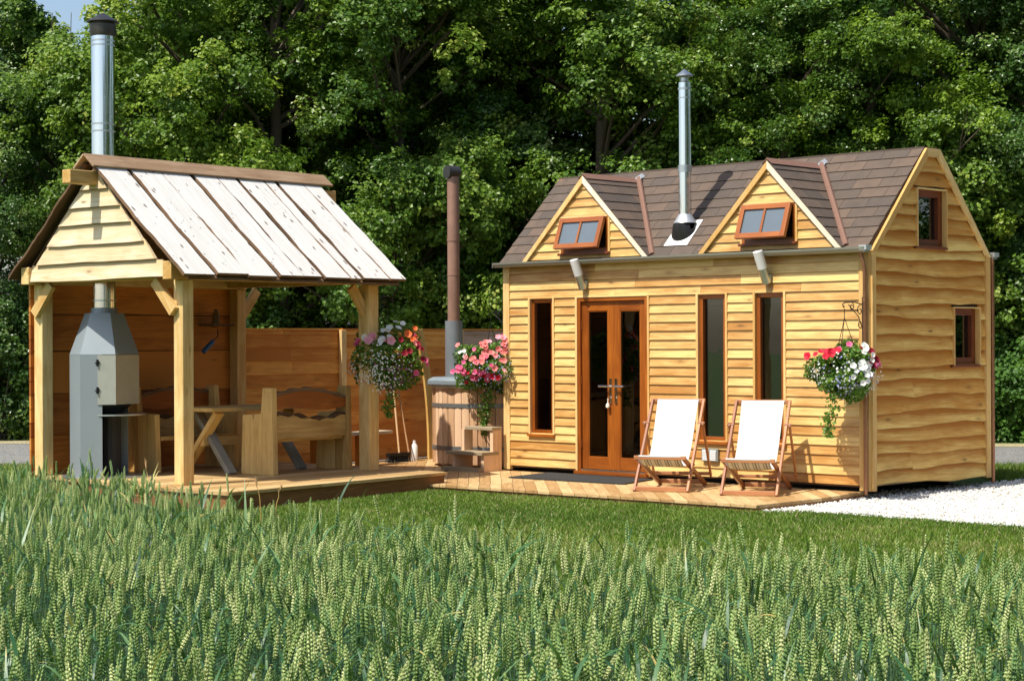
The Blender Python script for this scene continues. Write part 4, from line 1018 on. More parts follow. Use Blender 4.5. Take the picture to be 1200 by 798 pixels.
# ------------------------------------------------------------------ deckchairs
def deckchair(loc, rz, label):
    d = empty('deckchair', loc, rz, label, 'deckchair', 'teak deckchairs on the decking')
    W_ = .57
    def rail(m, x, p, q, t=.028, h=.05): m.beam((x, p[0], p[1]), (x, q[0], q[1]), t, h, up=(1, 0, 0)) if False else m.box(Vector((x-t/2, p[0], p[1])) - Vector((0, (q[1]-p[1]), -(q[0]-p[0]))).normalized()*h/2, Vector((0, q[0]-p[0], q[1]-p[1])), Vector((t, 0, 0)), Vector((0, (q[1]-p[1]), -(q[0]-p[0]))).normalized()*h)
    for sx in (-1, 1):
        m = MB(410+sx); rail(m, sx*W_/2, (-.01, .0), (.84, .935)); m.build('long_rail', M['chair'], d, bevel=.005)
        m = MB(413+sx); rail(m, sx*(W_/2-.034), (-.03, .355), (1.06, .005)); m.build('seat_rail', M['chair'], d, bevel=.005)
        m = MB(416+sx); rail(m, sx*(W_/2+.034), (.60, .70), (1.02, .10), .022, .042); m.build('prop', M['chair'], d, bevel=.005)
        m = MB(418+sx); m.tube([(sx*(W_/2-.02), .60, .70), (sx*(W_/2+.055), .60, .70)], .014, 8); m.tube([(sx*(W_/2-.05), .26, .275), (sx*(W_/2+.02), .26, .275)], .012, 8); m.build('pivot_bolt', M['chair'], d)
    for nm, y, z, hw, t in (('top_bar', 0.845, .93, W_/2+.014, .03), ('front_bar', -.035, .36, W_/2-.005, .026), ('foot_bar', .0, .03, W_/2-.014, .03), ('rear_bar', 1.0, .04, W_/2-.05, .03), ('prop_bar', .99, .13, W_/2+.03, .024)):
        m = MB(420); m.bb(-hw, hw, y-t/2, y+t/2, z-t*.8, z+t*.8, 'x'); m.build(nm, M['chair'], d, bevel=.006)
    pts = [(.835, .95), (.815, .93), (.74, .815), (.64, .665), (.53, .50), (.43, .385), (.32, .30), (.22, .262), (.12, .27), (.04, .305), (-.02, .345), (-.052, .372), (-.045, .385)]
    m = MB(430); V = []; G = []; hw = W_/2-.055; k = len(pts); nx_ = 12
    fine = []
    for i in range(k-1):
        for s_i in range(3):
            t_ = s_i/3; fine.append((pts[i][0]*(1-t_)+pts[i+1][0]*t_, pts[i][1]*(1-t_)+pts[i+1][1]*t_))
    fine.append(pts[-1]); k = len(fine)
    for layer in (0, 1):
        for i, (y, z) in enumerate(fine):
            for j in range(nx_+1):
                u = j/nx_*2-1; hwx = hw*(1.0 if i > 4 else 1.0) - .012*math.sin(PI*i/(k-1)); sag = .010*(1-u*u)*math.sin(PI*i/(k-1))
                V.append((u*hwx, y+(.0 if layer == 0 else .004), z-sag-(0 if layer == 0 else .004))); G.append((y, u*hw, z))
    n1_ = k*(nx_+1); F = []; MI = []
    for L_ in (0, 1):
        for i in range(k-1):
            for j in range(nx_):
                a_ = L_*n1_+i*(nx_+1)+j; f = (a_, a_+1, a_+nx_+2, a_+nx_+1); F.append(f if L_ == 0 else f[::-1]); MI.append(L_)
    m.add(V, F, G); m.MI = MI; m.build('fabric_sling', [M['canvas'], M['stripe']], d, smooth=True)
    return d
deckchair((1.555, 19.70, .072), rad(-18), 'teak deckchair with white sling in front of the glazed double doors')
deckchair((2.405, 19.13, .072), rad(-18), 'teak deckchair with white sling nearer the gravel and right-hand flower basket')
# ------------------------------------------------------------------ hanging baskets
BL = {}
def blossom_mesh(kind):
    if kind in BL: return BL[kind]
    r = .027; V = [(0, 0, 0)]; F = []; n = 10; R = [.3]
    for i in range(n):
        a_ = 2*PI*i/n; rr = r*(1.0 if i % 2 == 0 else .86); V.append((rr*math.cos(a_), rr*math.sin(a_), .010+.003*math.sin(i*2.1))); R.append(.9)
    for i in range(n): V.append((r*.33*math.cos(2*PI*i/n), r*.33*math.sin(2*PI*i/n), .001)); R.append(.1)
    for i in range(n):
        j_ = (i+1) % n; F.append((0, n+1+i, n+1+j_)); F.append((n+1+i, 1+i, 1+j_)); F.append((n+1+i, 1+j_, n+1+j_))
    o = npmesh('b', V, F, R, [M[kind]], smooth=True); me = o.data; D.objects.remove(o); BL[kind] = me; return me
def leaves(rng, C, Nn, size, aspect=.55, fold=.25):
    """C: centres (n,3) ; Nn: normals ; returns verts, quads"""
    n = len(C); t = rng.normal(size=(n, 3)); t -= (t*Nn).sum(1, keepdims=True)*Nn; t /= np.linalg.norm(t, axis=1, keepdims=True)+1e-9
    b = np.cross(Nn, t); s = size*rng.uniform(.7, 1.3, (n, 1))
    v0 = C - t*s*.5; v2 = C + t*s*.5 - Nn*s*.12; v1 = C + b*s*aspect*.5 + Nn*s*fold*.5; v3 = C - b*s*aspect*.5 + Nn*s*fold*.5
    V = np.stack([v0, v1, v2, v3], 1).reshape(-1, 3); F = np.arange(n*4).reshape(-1, 4)
    return V, F
def basket(loc, R, seed, label, big, small, trail, squash=.8, ch=.55):
    rng = np.random.default_rng(seed); b = empty('hanging_basket', loc, 0, label, 'hanging basket', 'hanging flower baskets')
    m = MB(seed); V = []; k = 18
    m.tube([(0, 0, -.24), (0, 0, -.20), (0, 0, -.10), (0, 0, 0)], [.05, .13, .18, .20], 18); m.build('basket', M['bark'], b, smooth=True)
    m = MB(seed); 
    for a_ in (0, 2.1, 4.2): m.tube([(.18*math.cos(a_), .18*math.sin(a_), 0), (0, 0, ch-.10)], .0035, 4)
    m.tube([(0, 0, ch-.1), (0, 0, ch)], .004, 4); m.build('chain', M['iron'], b)
    n = 4600; d = rng.normal(size=(n, 3)); d /= np.linalg.norm(d, axis=1, keepdims=True)
    lump = 1+.18*np.sin(d[:, 0]*5+seed)+.15*np.sin(d[:, 2]*6+d[:, 1]*4+seed*2)
    C = d*(R*lump*rng.uniform(.55, 1.0, n)**.5)[:, None]; C[:, 2] *= squash; C[:, 2] -= .02
    Nn = d + rng.normal(size=(n, 3))*.6 + np.array([0, 0, .5]); Nn /= np.linalg.norm(Nn, axis=1, keepdims=True)
    V, F = leaves(rng, C, Nn, .044, .7)
    npmesh('foliage', V, F, np.repeat(rng.uniform(0, 1, n), 4), [M['basketleaf']], parent=b)['label'] = 'bushy green foliage'
    # trailing strand
    if trail:
        L, nt_, tx = trail; C = []; 
        for i in range(nt_):
            t_ = rng.random()**.8; C.append((tx+rng.normal()*.055*(1-t_*.6)+.03*math.sin(t_*6), -.12+rng.normal()*.05, -.18-L*t_))
        C = np.array(C); Nn = rng.normal(size=(nt_, 3)) + np.array([0, -.8, .5]); Nn /= np.linalg.norm(Nn, axis=1, keepdims=True)
        V, F = leaves(rng, C, Nn, .038, .8); o = npmesh('trailing_ivy', V, F, np.repeat(rng.uniform(.2, 1, nt_), 4), [M['basketleaf']], parent=b)
    for kind, cnt, dirc, spread, sc in big:
        dc = Vector(dirc).normalized(); 
        for i in range(cnt):
            v = (np.array(dc) + rng.normal(size=3)*spread); v /= np.linalg.norm(v)
            if v[1] > .3: v[1] *= -1
            lp = 1.10+.18*math.sin(v[0]*5+seed)+.15*math.sin(v[2]*6+v[1]*4+seed*2)
            p = v*R*lp*1.0; p[2] = p[2]*squash
            o = D.objects.new('blossom', blossom_mesh(kind)); COL.objects.link(o); o.parent = b; o.location = p
            q = Vector((v[0]*.7, v[1]-.5, v[2]*.6+.35)) + Vector(rng.normal(size=3)*.25); o.rotation_euler = q.to_track_quat('Z', 'Y').to_euler(); o.scale = (sc*1.08*rng.uniform(.8, 1.15),)*3
    for kind, cnt, dirc, spread, size in small:
        dc = np.array(dirc, float); dc /= np.linalg.norm(dc); v = dc + rng.normal(size=(cnt, 3))*spread; v /= np.linalg.norm(v, axis=1, keepdims=True)
        v[:, 1] = np.where(v[:, 1] > .4, -v[:, 1], v[:, 1])
        C = v*(R*rng.uniform(1.05, 1.25, cnt))[:, None]; C[:, 2] *= squash
        Nn = v + rng.normal(size=(cnt, 3))*.4 + np.array([0, -.3, .3]); Nn /= np.linalg.norm(Nn, axis=1, keepdims=True)
        V, F = leaves(rng, C, Nn, size, 1.0, 0.0); o = npmesh('small_flowers', V, F, np.repeat(rng.uniform(0, 1, cnt), 4), [M[kind]], parent=b); o['kind'] = 'stuff'
    return b
basket(pavw(3.0, -.06, 1.47), .38, 11, 'hanging basket on the pavilion post, white and pink blooms over many tiny white flowers',
       [('p_white', 12, (.1, -.5, 1.1), .30, 1.35), ('p_rose', 4, (-.3, -.9, .65), .16, 1.7), ('p_pink', 4, (-.9, -.4, .6), .14, 1.2), ('p_orange', 4, (.8, -.4, .6), .12, 1.5), ('p_dark', 9, (.7, -.8, .3), .25, 1.3), ('p_pink', 3, (1.0, -.3, -.2), .12, 1.3), ('p_salmon', 3, (.3, -.8, .8), .2, 1.1)],
       [('p_white', 300, (-.25, -.8, -.45), .42, .021), ('p_purple', 90, (.4, -.8, -.5), .4, .018), ('p_white', 60, (-1, -.3, -.3), .2, .02)], (.50, 300, .04), 1.0, .62)
basket(cabw(-.32, .06, 1.36), .39, 12, 'hanging basket massed with salmon and pink blooms above the hot tub',
       [('p_salmon', 40, (-.05, -.9, .55), .36, 1.35), ('p_rose', 16, (.5, -.7, .7), .4, 1.35), ('p_pink', 24, (-.5, -.9, -.15), .34, 1.3), ('p_red', 4, (-.5, -.8, -.5), .25, 1.0), ('p_white', 3, (-1, -.5, .5), .15, 1.2), ('p_red', 2, (.2, -1, -.4), .1, 1.3)],
       [('p_blue', 150, (.3, -.9, -.35), .5, .018), ('p_white', 150, (.8, -.7, -.2), .36, .022)], (.68, 420, -.06), .82, .60)
basket(cabw(CL-.05, -.36, 1.36), .33, 13, 'hanging basket with white and red blooms over pale blue flowers, beside the gravel',
       [('p_red', 13, (-.8, -.5, .75), .20, 1.35), ('p_pink', 5, (-.45, -.6, 1.0), .15, 1.45), ('p_white', 18, (.45, -.9, .35), .25, 1.2), ('p_dark', 12, (.95, -.5, .25), .22, 1.25), ('p_pink', 2, (1.1, -.4, .25), .06, 1.5), ('p_white', 4, (.1, -1, -.1), .15, 1.0)],
       [('p_white', 80, (-.2, -.9, -.3), .45, .023), ('p_blue', 120, (.1, -.9, -.45), .38, .018), ('p_white', 70, (.6, -.7, -.6), .35, .015), ('p_white', 60, (-1, -.4, -.2), .2, .016)], (.52, 260, -.17), .80, .62)
# ------------------------------------------------------------------ ground
def sheet(name, pts, z, mat, kind='structure'):
    me = D.meshes.new(name); me.from_pydata([(x, y, z) for x, y in pts], [], [tuple(range(len(pts)))]); me.materials.append(mat)
    if me.polygons[0].normal.z < 0: me.flip_normals()
    o = D.objects.new(name, me); COL.objects.link(o); o['kind'] = kind; return o
sheet('ground', [(-250, -150), (250, -150), (250, 350), (-250, 350)], 0, M['ground'])
def rline(x, a, b): return a[1] + (x-a[0])*(b[1]-a[1])/(b[0]-a[0])
n0, n1_ = (-6.77, 25.66), (6.4, 24.04); f0, f1 = (-8.22, 31.1), (7.65, 28.8)
sheet('road', [(-60, rline(-60, n0, n1_)), (60, rline(60, n0, n1_)), (60, rline(60, f0, f1)), (-60, rline(-60, f0, f1))], .004, M['road'])
sheet('verge', [(-60, rline(-60, f0, f1)), (60, rline(60, f0, f1)), (60, rline(60, f0, f1)+.9), (-60, rline(-60, f0, f1)+.9)], .008, M['verge'])
GR = [(2.35, 18.0), (2.62, 17.75), (3.3, 17.35), (4.49, 16.35), (7.0, 14.2), (12, 12), (14, 23.0), (7.2, 23.6), (6.6, 23.4), (5.75, 22.0), (4.5, 21.5), (3.2, 20.0)]
GR = [(2.35, 18.10), (2.9, 18.0), (4.49, 16.45), (7.0, 14.3), (12, 12), (14, 22.6), (6.9, 24.0), (6.1, 22.2), (5.5, 21.55), (3.7, 20.2)]
sheet('gravel_path', GR, .005, M['gravel'])
def inpoly(X, Y, P):
    c = np.zeros(X.shape, bool); n = len(P)
    for i in range(n):
        x0, y0 = P[i]; x1, y1 = P[(i+1) % n]
        if y0 == y1: continue
        c ^= ((y0 > Y) != (y1 > Y)) & (X < (x1-x0)*(Y-y0)/(y1-y0)+x0)
    return c
rng = np.random.default_rng(5)
# loose white stones
n = 42000; X = rng.uniform(2.3, 8.0, n); Y = rng.uniform(14.5, 25, n); Y[::3] = rng.uniform(16, 19, len(Y[::3])); ok = inpoly(X+rng.normal(size=n)*.035+.05*np.sin(X*7)*np.sin(Y*5), Y+rng.normal(size=n)*.035, GR) & (np.abs(X) < .30*Y); X, Y = X[ok], Y[ok]; n = len(X)
base = np.array([(1, 0, 0), (-1, 0, 0), (0, 1, 0), (0, -1, 0), (0, 0, 1), (0, 0, -1)], float)
of = np.array([(0, 2, 4), (2, 1, 4), (1, 3, 4), (3, 0, 4), (2, 0, 5), (1, 2, 5), (3, 1, 5), (0, 3, 5)])
def rotz(n): a = rng.uniform(0, 2*PI, n); return np.cos(a), np.sin(a)
sc = rng.uniform(.008, .019, (n, 1, 1))*rng.uniform(.6, 1.2, (n, 1, 3)); V = base[None]*sc + rng.normal(size=(n, 6, 3))*.0025
c, s = rotz(n); V = np.stack([V[..., 0]*c[:, None]-V[..., 1]*s[:, None], V[..., 0]*s[:, None]+V[..., 1]*c[:, None], V[..., 2]*.7], -1)
V += np.stack([X, Y, np.full(n, .011)+rng.uniform(0, .008, n)], -1)[:, None]
o = npmesh('gravel_stones', V.reshape(-1, 3), (of[None]+6*np.arange(n)[:, None, None]).reshape(-1, 3), np.repeat(rng.uniform(0, 1, n), 6), [M['stone']]); tag(o, 'white stone chippings spread beside the cabin', 'gravel', kind='stuff')
# lawn blades
wheat_edge_pts = np.array([(-7.5, 17.5), (-5.2, 15.6), (-3.9, 14.0), (-2.25, 11.7), (-1.2, 9.9), (-.5, 8.9), (0, 8.35), (1.0, 7.95), (1.75, 7.65), (2.15, 7.3), (3.5, 6.4)])
def edge(x): return np.interp(x, wheat_edge_pts[:, 0], wheat_edge_pts[:, 1])
PD = [tuple(pavw(a, b)[:2]) for a, b in pl]
DKs = [[tuple(cabw(a, b)[:2]) for a, b in s] for s in secs+[lf]]
CB = [tuple(cabw(a, b)[:2]) for a, b in ((0, 0), (CL, 0), (CL, CW), (0, CW))]
def grass(n, xr, yr, h, extra=None, sel=None):
    X = rng.uniform(*xr, n); Y = rng.uniform(*yr, n); ok = (np.abs(X) < .29*Y+.3) & (Y > edge(X)-.3) & ~inpoly(X, Y, PD) & ~inpoly(X+.05*np.sin(X*7)*np.sin(Y*5), Y-.05+.04*np.sin(X*11)+rng.normal(size=n)*.03, GR) & ~inpoly(X, Y, CB)
    for q in DKs: ok &= ~inpoly(X, Y, q)
    if sel is not None: ok &= sel(X, Y)
    X, Y = X[ok], Y[ok]; n = len(X)
    a = rng.uniform(0, 2*PI, n); w = rng.uniform(.002, .0045, n)*(1+Y/25); hh = h*rng.uniform(.5, 1.3, n); l = rng.normal(size=(n, 2))*hh[:, None]*.55
    z = np.zeros(n)
    v0 = np.stack([X-np.cos(a)*w, Y-np.sin(a)*w, z], -1); v1 = np.stack([X+np.cos(a)*w, Y+np.sin(a)*w, z], -1); v2 = np.stack([X+l[:, 0], Y+l[:, 1], hh], -1)
    tone = np.clip(rng.uniform(0, .94, n)*.75 + .26*np.sin(X*.9+1)*np.sin(Y*1.3+X)+.12*np.sin(X*5.1+Y*2)*np.sin(Y*4.3-X) + .25*np.sin(X*2.3+np.sin(Y*1.7)*2)*.5+.1, 0, .93); tone = np.where(rng.random(n) < .09, rng.uniform(.94, 1, n), tone)
    return np.stack([v0, v1, v2], 1), tone
g1, t1_ = grass(420000, (-3.4, 5.6), (7.2, 21), .032)
g2, t2_ = grass(60000, (-9, -4.4), (15, 26.5), .05, sel=lambda X, Y: Y < rline(X, n0, n1_))
g3, t3_ = grass(16000, (5.6, 7.6), (21.5, 24.3), .10, sel=lambda X, Y: (Y < rline(X, n0, n1_)))
V = np.concatenate([g1, g2, g3]); T = np.concatenate([t1_, t2_, t3_])
o = npmesh('lawn_grass', V.reshape(-1, 3), np.arange(len(V)*3).reshape(-1, 3), np.repeat(T, 3), [M['grass']]); tag(o, 'short mown green grass between the wheat and the decking', 'grass', kind='stuff')

# ------------------------------------------------------------------ wheat
def wheat():
    global rng
    rng = np.random.default_rng(77)
    n = 21000; Y = rng.uniform(3.7, 17, n); X = rng.uniform(-5.2, 3.4, n)
    d = edge(X)-Y; ok = (np.abs(X) < .285*Y+.35) & (d > rng.uniform(-.12, .10, n)+.12*np.sin(X*3.1)+.08*np.sin(X*7.7))
    ok &= rng.random(n) < np.where(Y < 9, 1.0, .72)
    X, Y, d = X[ok], Y[ok], d[ok]; n = len(X)
    H = .700 + rng.normal(size=n)*.042 + .035*np.sin(X*2.1+1)*np.sin(Y*1.7) + np.where(rng.random(n) < .035, rng.uniform(.05, .12, n), 0) - np.where(rng.random(n) < .22, rng.uniform(0, .14, n), 0)
    H -= np.clip(.35-d, 0, .35)*.12
    lean = rng.normal(size=(n, 2))*.085 + np.array([.02, -.02]); 
    L = rng.uniform(.080, .120, n); ew = rng.uniform(.85, 1.15, n); az = rng.uniform(0, PI, n); tone0 = np.clip(rng.normal(.50, .24, n), .02, .98)
    base = np.stack([X, Y, np.zeros(n)], -1)
    ax = np.stack([lean[:, 0], lean[:, 1], np.ones(n)], -1); ax /= np.linalg.norm(ax, axis=1, keepdims=True)
    bend = rng.normal(size=(n, 2))*.16
    axe = ax + np.concatenate([bend, np.zeros((n, 1))], 1); axe /= np.linalg.norm(axe, axis=1, keepdims=True)
    eb = base + ax*(H/ax[:, 2])[:, None]      # ear base
    side = np.stack([np.cos(az), np.sin(az), np.zeros(n)], -1); side -= (side*axe).sum(1, keepdims=True)*axe; side /= np.linalg.norm(side, axis=1, keepdims=True)
    fr = np.cross(axe, side)
    Vs = []; Fs = []; Rs = []; MIs = []; off = 0
    # ears: two ranks of spikelets, each a plump 6-point solid, plus florets to each side
    K = 9
    for k in range(K):
        for sgn in (-1, 1):
            t = (k + (.5 if sgn > 0 else 0))/K
            taper = .62+.55*math.sin(PI*min(1, t*.9+.12))-(.25 if t > .85 else 0)
            for fs in (-1, 0, 1):
                if fs == 0 and k % 2: pass
                c = eb + axe*(L*t)[:, None] + side*(sgn*.0024*ew*taper)[:, None] + fr*(fs*.0026*taper*ew)[:, None]
                dirn = axe + side*(sgn*.27) + fr*(fs*.22); dirn /= np.linalg.norm(dirn, axis=1, keepdims=True)
                u = np.cross(dirn, fr); u /= np.linalg.norm(u, axis=1, keepdims=True); w = np.cross(dirn, u)
                l = (L*(.105 if fs else .125)*rng.uniform(.85, 1.15, n))[:, None]; r = ((.0036 if fs == 0 else .0028)*taper*ew*rng.uniform(.85, 1.15, n))[:, None]
                m_ = c+dirn*l*.42
                P = np.stack([c-dirn*l*.15, m_+u*r, m_+w*r, m_-u*r, m_-w*r, c+dirn*l], 1)
                F = np.array([(0, 2, 1), (0, 3, 2), (0, 4, 3), (0, 1, 4), (5, 1, 2), (5, 2, 3), (5, 3, 4), (5, 4, 1)])
                Vs.append(P.reshape(-1, 3)); Fs.append((F[None]+off+6*np.arange(n)[:, None, None]).reshape(-1, 3)); off += 6*n
                tn = np.clip(tone0+rng.normal(size=n)*.14+(.06 if fs == 0 else -.08), 0, 1)
                Rs.append(np.stack([tn*.3, tn, tn, tn, tn, np.clip(tn+.35, 0, 1)], 1).ravel()); MIs.append(np.zeros(8*n, int))  # dark roots and light tips: shade and highlight painted into each spikelet
    # stems
    a3 = np.array([0, 2.09, 4.19]); ring = np.stack([np.cos(a3), np.sin(a3), 0*a3], -1)*.0016
    lo = base + ax*.05; mid = base + ax*(H*.6)[:, None]; hi = eb+axe*.004
    P = np.stack([p[:, None]+ring[None] for p in (lo, mid, hi)], 1).reshape(-1, 3)
    q = [(i, (i+1) % 3, (i+1) % 3+3, i+3) for i in range(3)]; q += [tuple(v+3 for v in f) for f in q]
    tri = np.array([x for a_, b_, c_, d_ in q for x in ((a_, b_, c_), (a_, c_, d_))])
    Vs.append(P); Fs.append((tri[None]+off+9*np.arange(n)[:, None, None]).reshape(-1, 3)); off += 9*n; Rs.append(np.repeat(rng.uniform(0, 1, n), 9)); MIs.append(np.ones(len(tri)*n, int))
    # flag leaves and lower blades
    def blades(idx, h0, h1, ln, wd, droop, up):
        nonlocal off
        m = len(idx); a = rng.uniform(0, 2*PI, m); dr = np.stack([np.cos(a), np.sin(a), np.zeros(m)], -1); pe = np.stack([-np.sin(a), np.cos(a), np.zeros(m)], -1)
        z = (H[idx]*rng.uniform(h0, h1, m)); p0 = base[idx]+ax[idx]*z[:, None]; l = rng.uniform(*ln, m); w = rng.uniform(*wd, m); S = 6; U = rng.uniform(*up, m); Dp = rng.uniform(*droop, m)
        tw = rng.uniform(-1.0, 1.0, m); rows = []
        for i in range(S+1):
            t = i/S; c = p0 + dr*(l*t*(1-.2*U))[:, None] + np.array([0, 0, 1.])*(l*(U*t - Dp*t*t))[:, None]
            ww = (w*(.55+.45*math.sin(PI*min(1, t*1.3+.1)))*(1-t)**.45 if t < 1 else w*.03)
            ct = np.cos(tw*t)[:, None]; sn = np.sin(tw*t)[:, None]; pp = pe*ct + np.array([0, 0, 1.])*sn
            rows += [c-pp*(ww/2)[:, None], c+pp*(ww/2)[:, None]]
        P = np.stack(rows, 1); F = []
        for i in range(S): a_ = 2*i; F += [(a_, a_+1, a_+3), (a_, a_+3, a_+2)]
        F = np.array(F); Vs.append(P.reshape(-1, 3)); Fs.append((F[None]+off+(2*S+2)*np.arange(m)[:, None, None]).reshape(-1, 3)); off += (2*S+2)*m
        tn = np.where(rng.random(m) < .035, rng.uniform(.95, 1, m), rng.uniform(0, .92, m)); Rr = np.repeat(tn, 2*S+2).reshape(m, -1); tip = rng.random(m) < .12; Rr[tip, -5:] = .98
        Rs.append(Rr.ravel()); MIs.append(np.full(len(F)*m, 2))
    al = np.arange(n)
    blades(al[rng.random(n) < .8], .80, 1.08, (.12, .22), (.009, .016), (.25, .9), (.6, 1.3))
    blades(al, .45, .80, (.14, .26), (.008, .014), (.3, 1.2), (.5, 1.2))
    blades(al[rng.random(n) < .6], .2, .6, (.15, .26), (.008, .013), (.4, 1.2), (.4, 1.0))
    # a few big broad blades standing proud
    pr = al[rng.random(n) < .035]; blades(pr, .85, 1.0, (.16, .26), (.014, .020), (.1, .5), (.8, 1.4))
    V = np.concatenate(Vs); F = np.concatenate(Fs); print('wheat plants', n, 'tris', len(F))
    o = npmesh('wheat_field', V, F, np.concatenate(Rs), [M['ear'], M['stem'], M['blade']], mi=np.concatenate(MIs))
    tag(o, 'dense field of upright green wheat ears across the foreground', 'wheat', kind='stuff')
wheat()
# tall seed-headed grasses at the edge of the platform
for i, (px_, dep, h) in enumerate(((176/1, 16.9, .62), (232, 17.2, .34), (305, 17.3, .42), (322, 17.5, .33))):
    x = (px_-600)/2200*dep; m = MB(500+i); k = 6; pts = [(m.r.uniform(-.002, .002)*j+.005*j*j*(1 if i % 2 else -1)*.3, 0, h*j/k) for j in range(k+1)]
    t = empty('grass_stalk', (x, dep, 0), 0, ['tall pale seed-headed grass stalk in front of the stove', 'thin pale grass stalk by the front pavilion post', 'bent pale grass stalk before the nearest bench', 'short curved grass stalk right of the other before the bench'][i], 'grass stalk', 'grass stalks along the platform edge')
    m.tube(pts, [.004]*4+[.003, .003, .001], 5); m.build('stem', M['yellowwood'], t)
    m = MB(510+i); top = Vector(pts[-1])
    for j in range(16): a_ = m.r.random()*6.28; p = Vector(pts[-2]).lerp(top, j/15)+Vector((0, 0, -.02)); m.tube([p, p+Vector((.014*math.cos(a_), .014*math.sin(a_), .035))], [.004, .001], 4)
    m.build('seed_head', M['handle'], t)

# ------------------------------------------------------------------ trees
def crown(seed, Rx, Ry, zc, Rz, nclump, perclump, leaf, flat=.8, cr=(.35, .72), low=0.0):
    rng = np.random.default_rng(seed)
    d = rng.normal(size=(nclump, 3)); d /= np.linalg.norm(d, axis=1, keepdims=True)
    rr = rng.uniform(.45, 1.0, nclump)**.6; C = d*rr[:, None]*np.array([Rx, Ry, Rz])
    if Rx > 1.5:      # gather most clumps into boughs so the crown breaks into masses and hollows
        nbg = max(14, nclump//13); bd = rng.normal(size=(nbg, 3)); bd /= np.linalg.norm(bd, axis=1, keepdims=True)
        B = bd*rng.uniform(.72, 1.02, nbg)[:, None]*np.array([Rx, Ry, Rz]); w_ = rng.integers(0, nbg, nclump); sel = rng.random(nclump) < .80
        C = np.where(sel[:, None], B[w_]+rng.normal(size=(nclump, 3))*np.array([.50, .50, .30])*(min(Rx, 3)/2.6), C*.85)
    C[:, 2] += zc
    C = C[C[:, 2] > low]
    R = rng.uniform(*cr, len(C)); Vs = []; Rn = []; base = np.zeros(3)
    for c, r in zip(C, R):
        # sub clumps: sprays of leaves on an uneven shell, mostly the upper half
        ns = int(16*r/.6)+4; out = (c-np.array([0, 0, zc])); out /= np.linalg.norm(out)+1e-6
        sd = rng.normal(size=(ns, 3))+out*.6+np.array([0, 0, .5]); sd /= np.linalg.norm(sd, axis=1, keepdims=True)
        sc_ = c + sd*(r*rng.uniform(.35, 1.0, ns))[:, None]*np.array([1, 1, flat])
        m = int(perclump*r/.6/ns)+2
        ld = rng.normal(size=(ns, m, 3)); ld /= np.linalg.norm(ld, axis=2, keepdims=True)
        P = sc_[:, None] + ld*(rng.uniform(.3, 1, (ns, m, 1))*np.array([.20, .20, .15])*rng.uniform(.7, 1.3, (ns, 1, 1)))
        Nn = ld*.45 + sd[:, None]*.5 + np.array([-.25, -.3, .55]) + rng.normal(size=(ns, m, 3))*.38; Nn /= np.linalg.norm(Nn, axis=2, keepdims=True)
        tone = np.clip(rng.uniform(.05, .62) + rng.uniform(-.18, .30, (ns, 1)) + rng.uniform(-.12, .22, (ns, m)), 0, 1)
        V, F = leaves(rng, P.reshape(-1, 3), Nn.reshape(-1, 3), leaf, .85, .2); Vs.append(V); Rn.append(np.repeat(tone.ravel(), 4))
    V = np.concatenate(Vs); return V, np.arange(len(V)).reshape(-1, 4), np.concatenate(Rn), C
def tree_proto(name, seed, H, Rx, mat, leaf, nclump, perclump, low, zc=None, label='x'):
    t = empty(name, (0, 0, 0), 0, label, 'tree'); zc = zc or H*.55; Rz = H-zc-.2
    V, F, R, C = crown(seed, Rx, Rx*.9, zc, max(Rz, zc-low), nclump, perclump, leaf, low=low)
    npmesh('crown', V, F, R, [mat], parent=t)
    m = MB(seed); r = m.r; pts = []; x = y = 0
    for i in range(8): pts.append((x, y, H*.82*i/7)); x += r.uniform(-.12, .12); y += r.uniform(-.12, .12)
    m.tube(pts, [.20*(1-i/8.5)+.02 for i in range(8)], 10)
    for c in C[::max(1, len(C)//45)]:
        z0 = max(.4, min(H*.75, c[2]-math.hypot(c[0], c[1])*.7)); f = z0/(H*.82)*7; i = min(6, int(f)); p0 = Vector(pts[i]).lerp(Vector(pts[i+1]), f-i)
        c = Vector(c); mid_ = p0.lerp(c, .5)+Vector((r.uniform(-.2, .2), r.uniform(-.2, .2), r.uniform(-.15, .25)))
        m.tube([p0, mid_, c], [.05, .03, .008], 6)
        for _ in range(2):
            e = c+Vector((r.uniform(-.5, .5), r.uniform(-.5, .5), r.uniform(-.1, .5))); m.tube([mid_.lerp(c, .6), e], [.014, .004], 4)
    m.build('trunk', M['trunk'], t, smooth=True)
    return t
def copy_tree(o, parent=None):
    c = o.copy(); COL.objects.link(c)
    if parent: c.parent = parent
    for ch in [x for x in D.objects if x.parent == o]: copy_tree(ch, c)
    return c
protos = {
 'A': tree_proto('maple_tree', 601, 9.5, 2.6, M['leafA'], .080, 300, 430, .5),
 'B': tree_proto('hawthorn_tree', 602, 8.0, 2.2, M['leafB'], .062, 300, 520, .2),
 'C': tree_proto('maple_tree', 603, 9.0, 2.5, M['leafC'], .076, 300, 430, .4),
 'D': tree_proto('broadleaf_tree', 604, 12.5, 3.4, M['leafA'], .10, 330, 360, 1.5),
 'E': tree_proto('broadleaf_tree', 605, 12.0, 3.3, M['leafB'], .095, 330, 360, 1.0)}
used = set()
def put(k, x, y, rz, s, label, group='trees standing behind the buildings', sz=None):
    t = protos[k] if k not in used else copy_tree(protos[k]); used.add(k)
    t.location = (x, y, -.05); t.rotation_euler = (0, 0, rad(rz)); t.scale = (s, s, sz or s); t['label'] = label; t['group'] = group
    return t
def bl(px, y): return (px-600)/2200*y
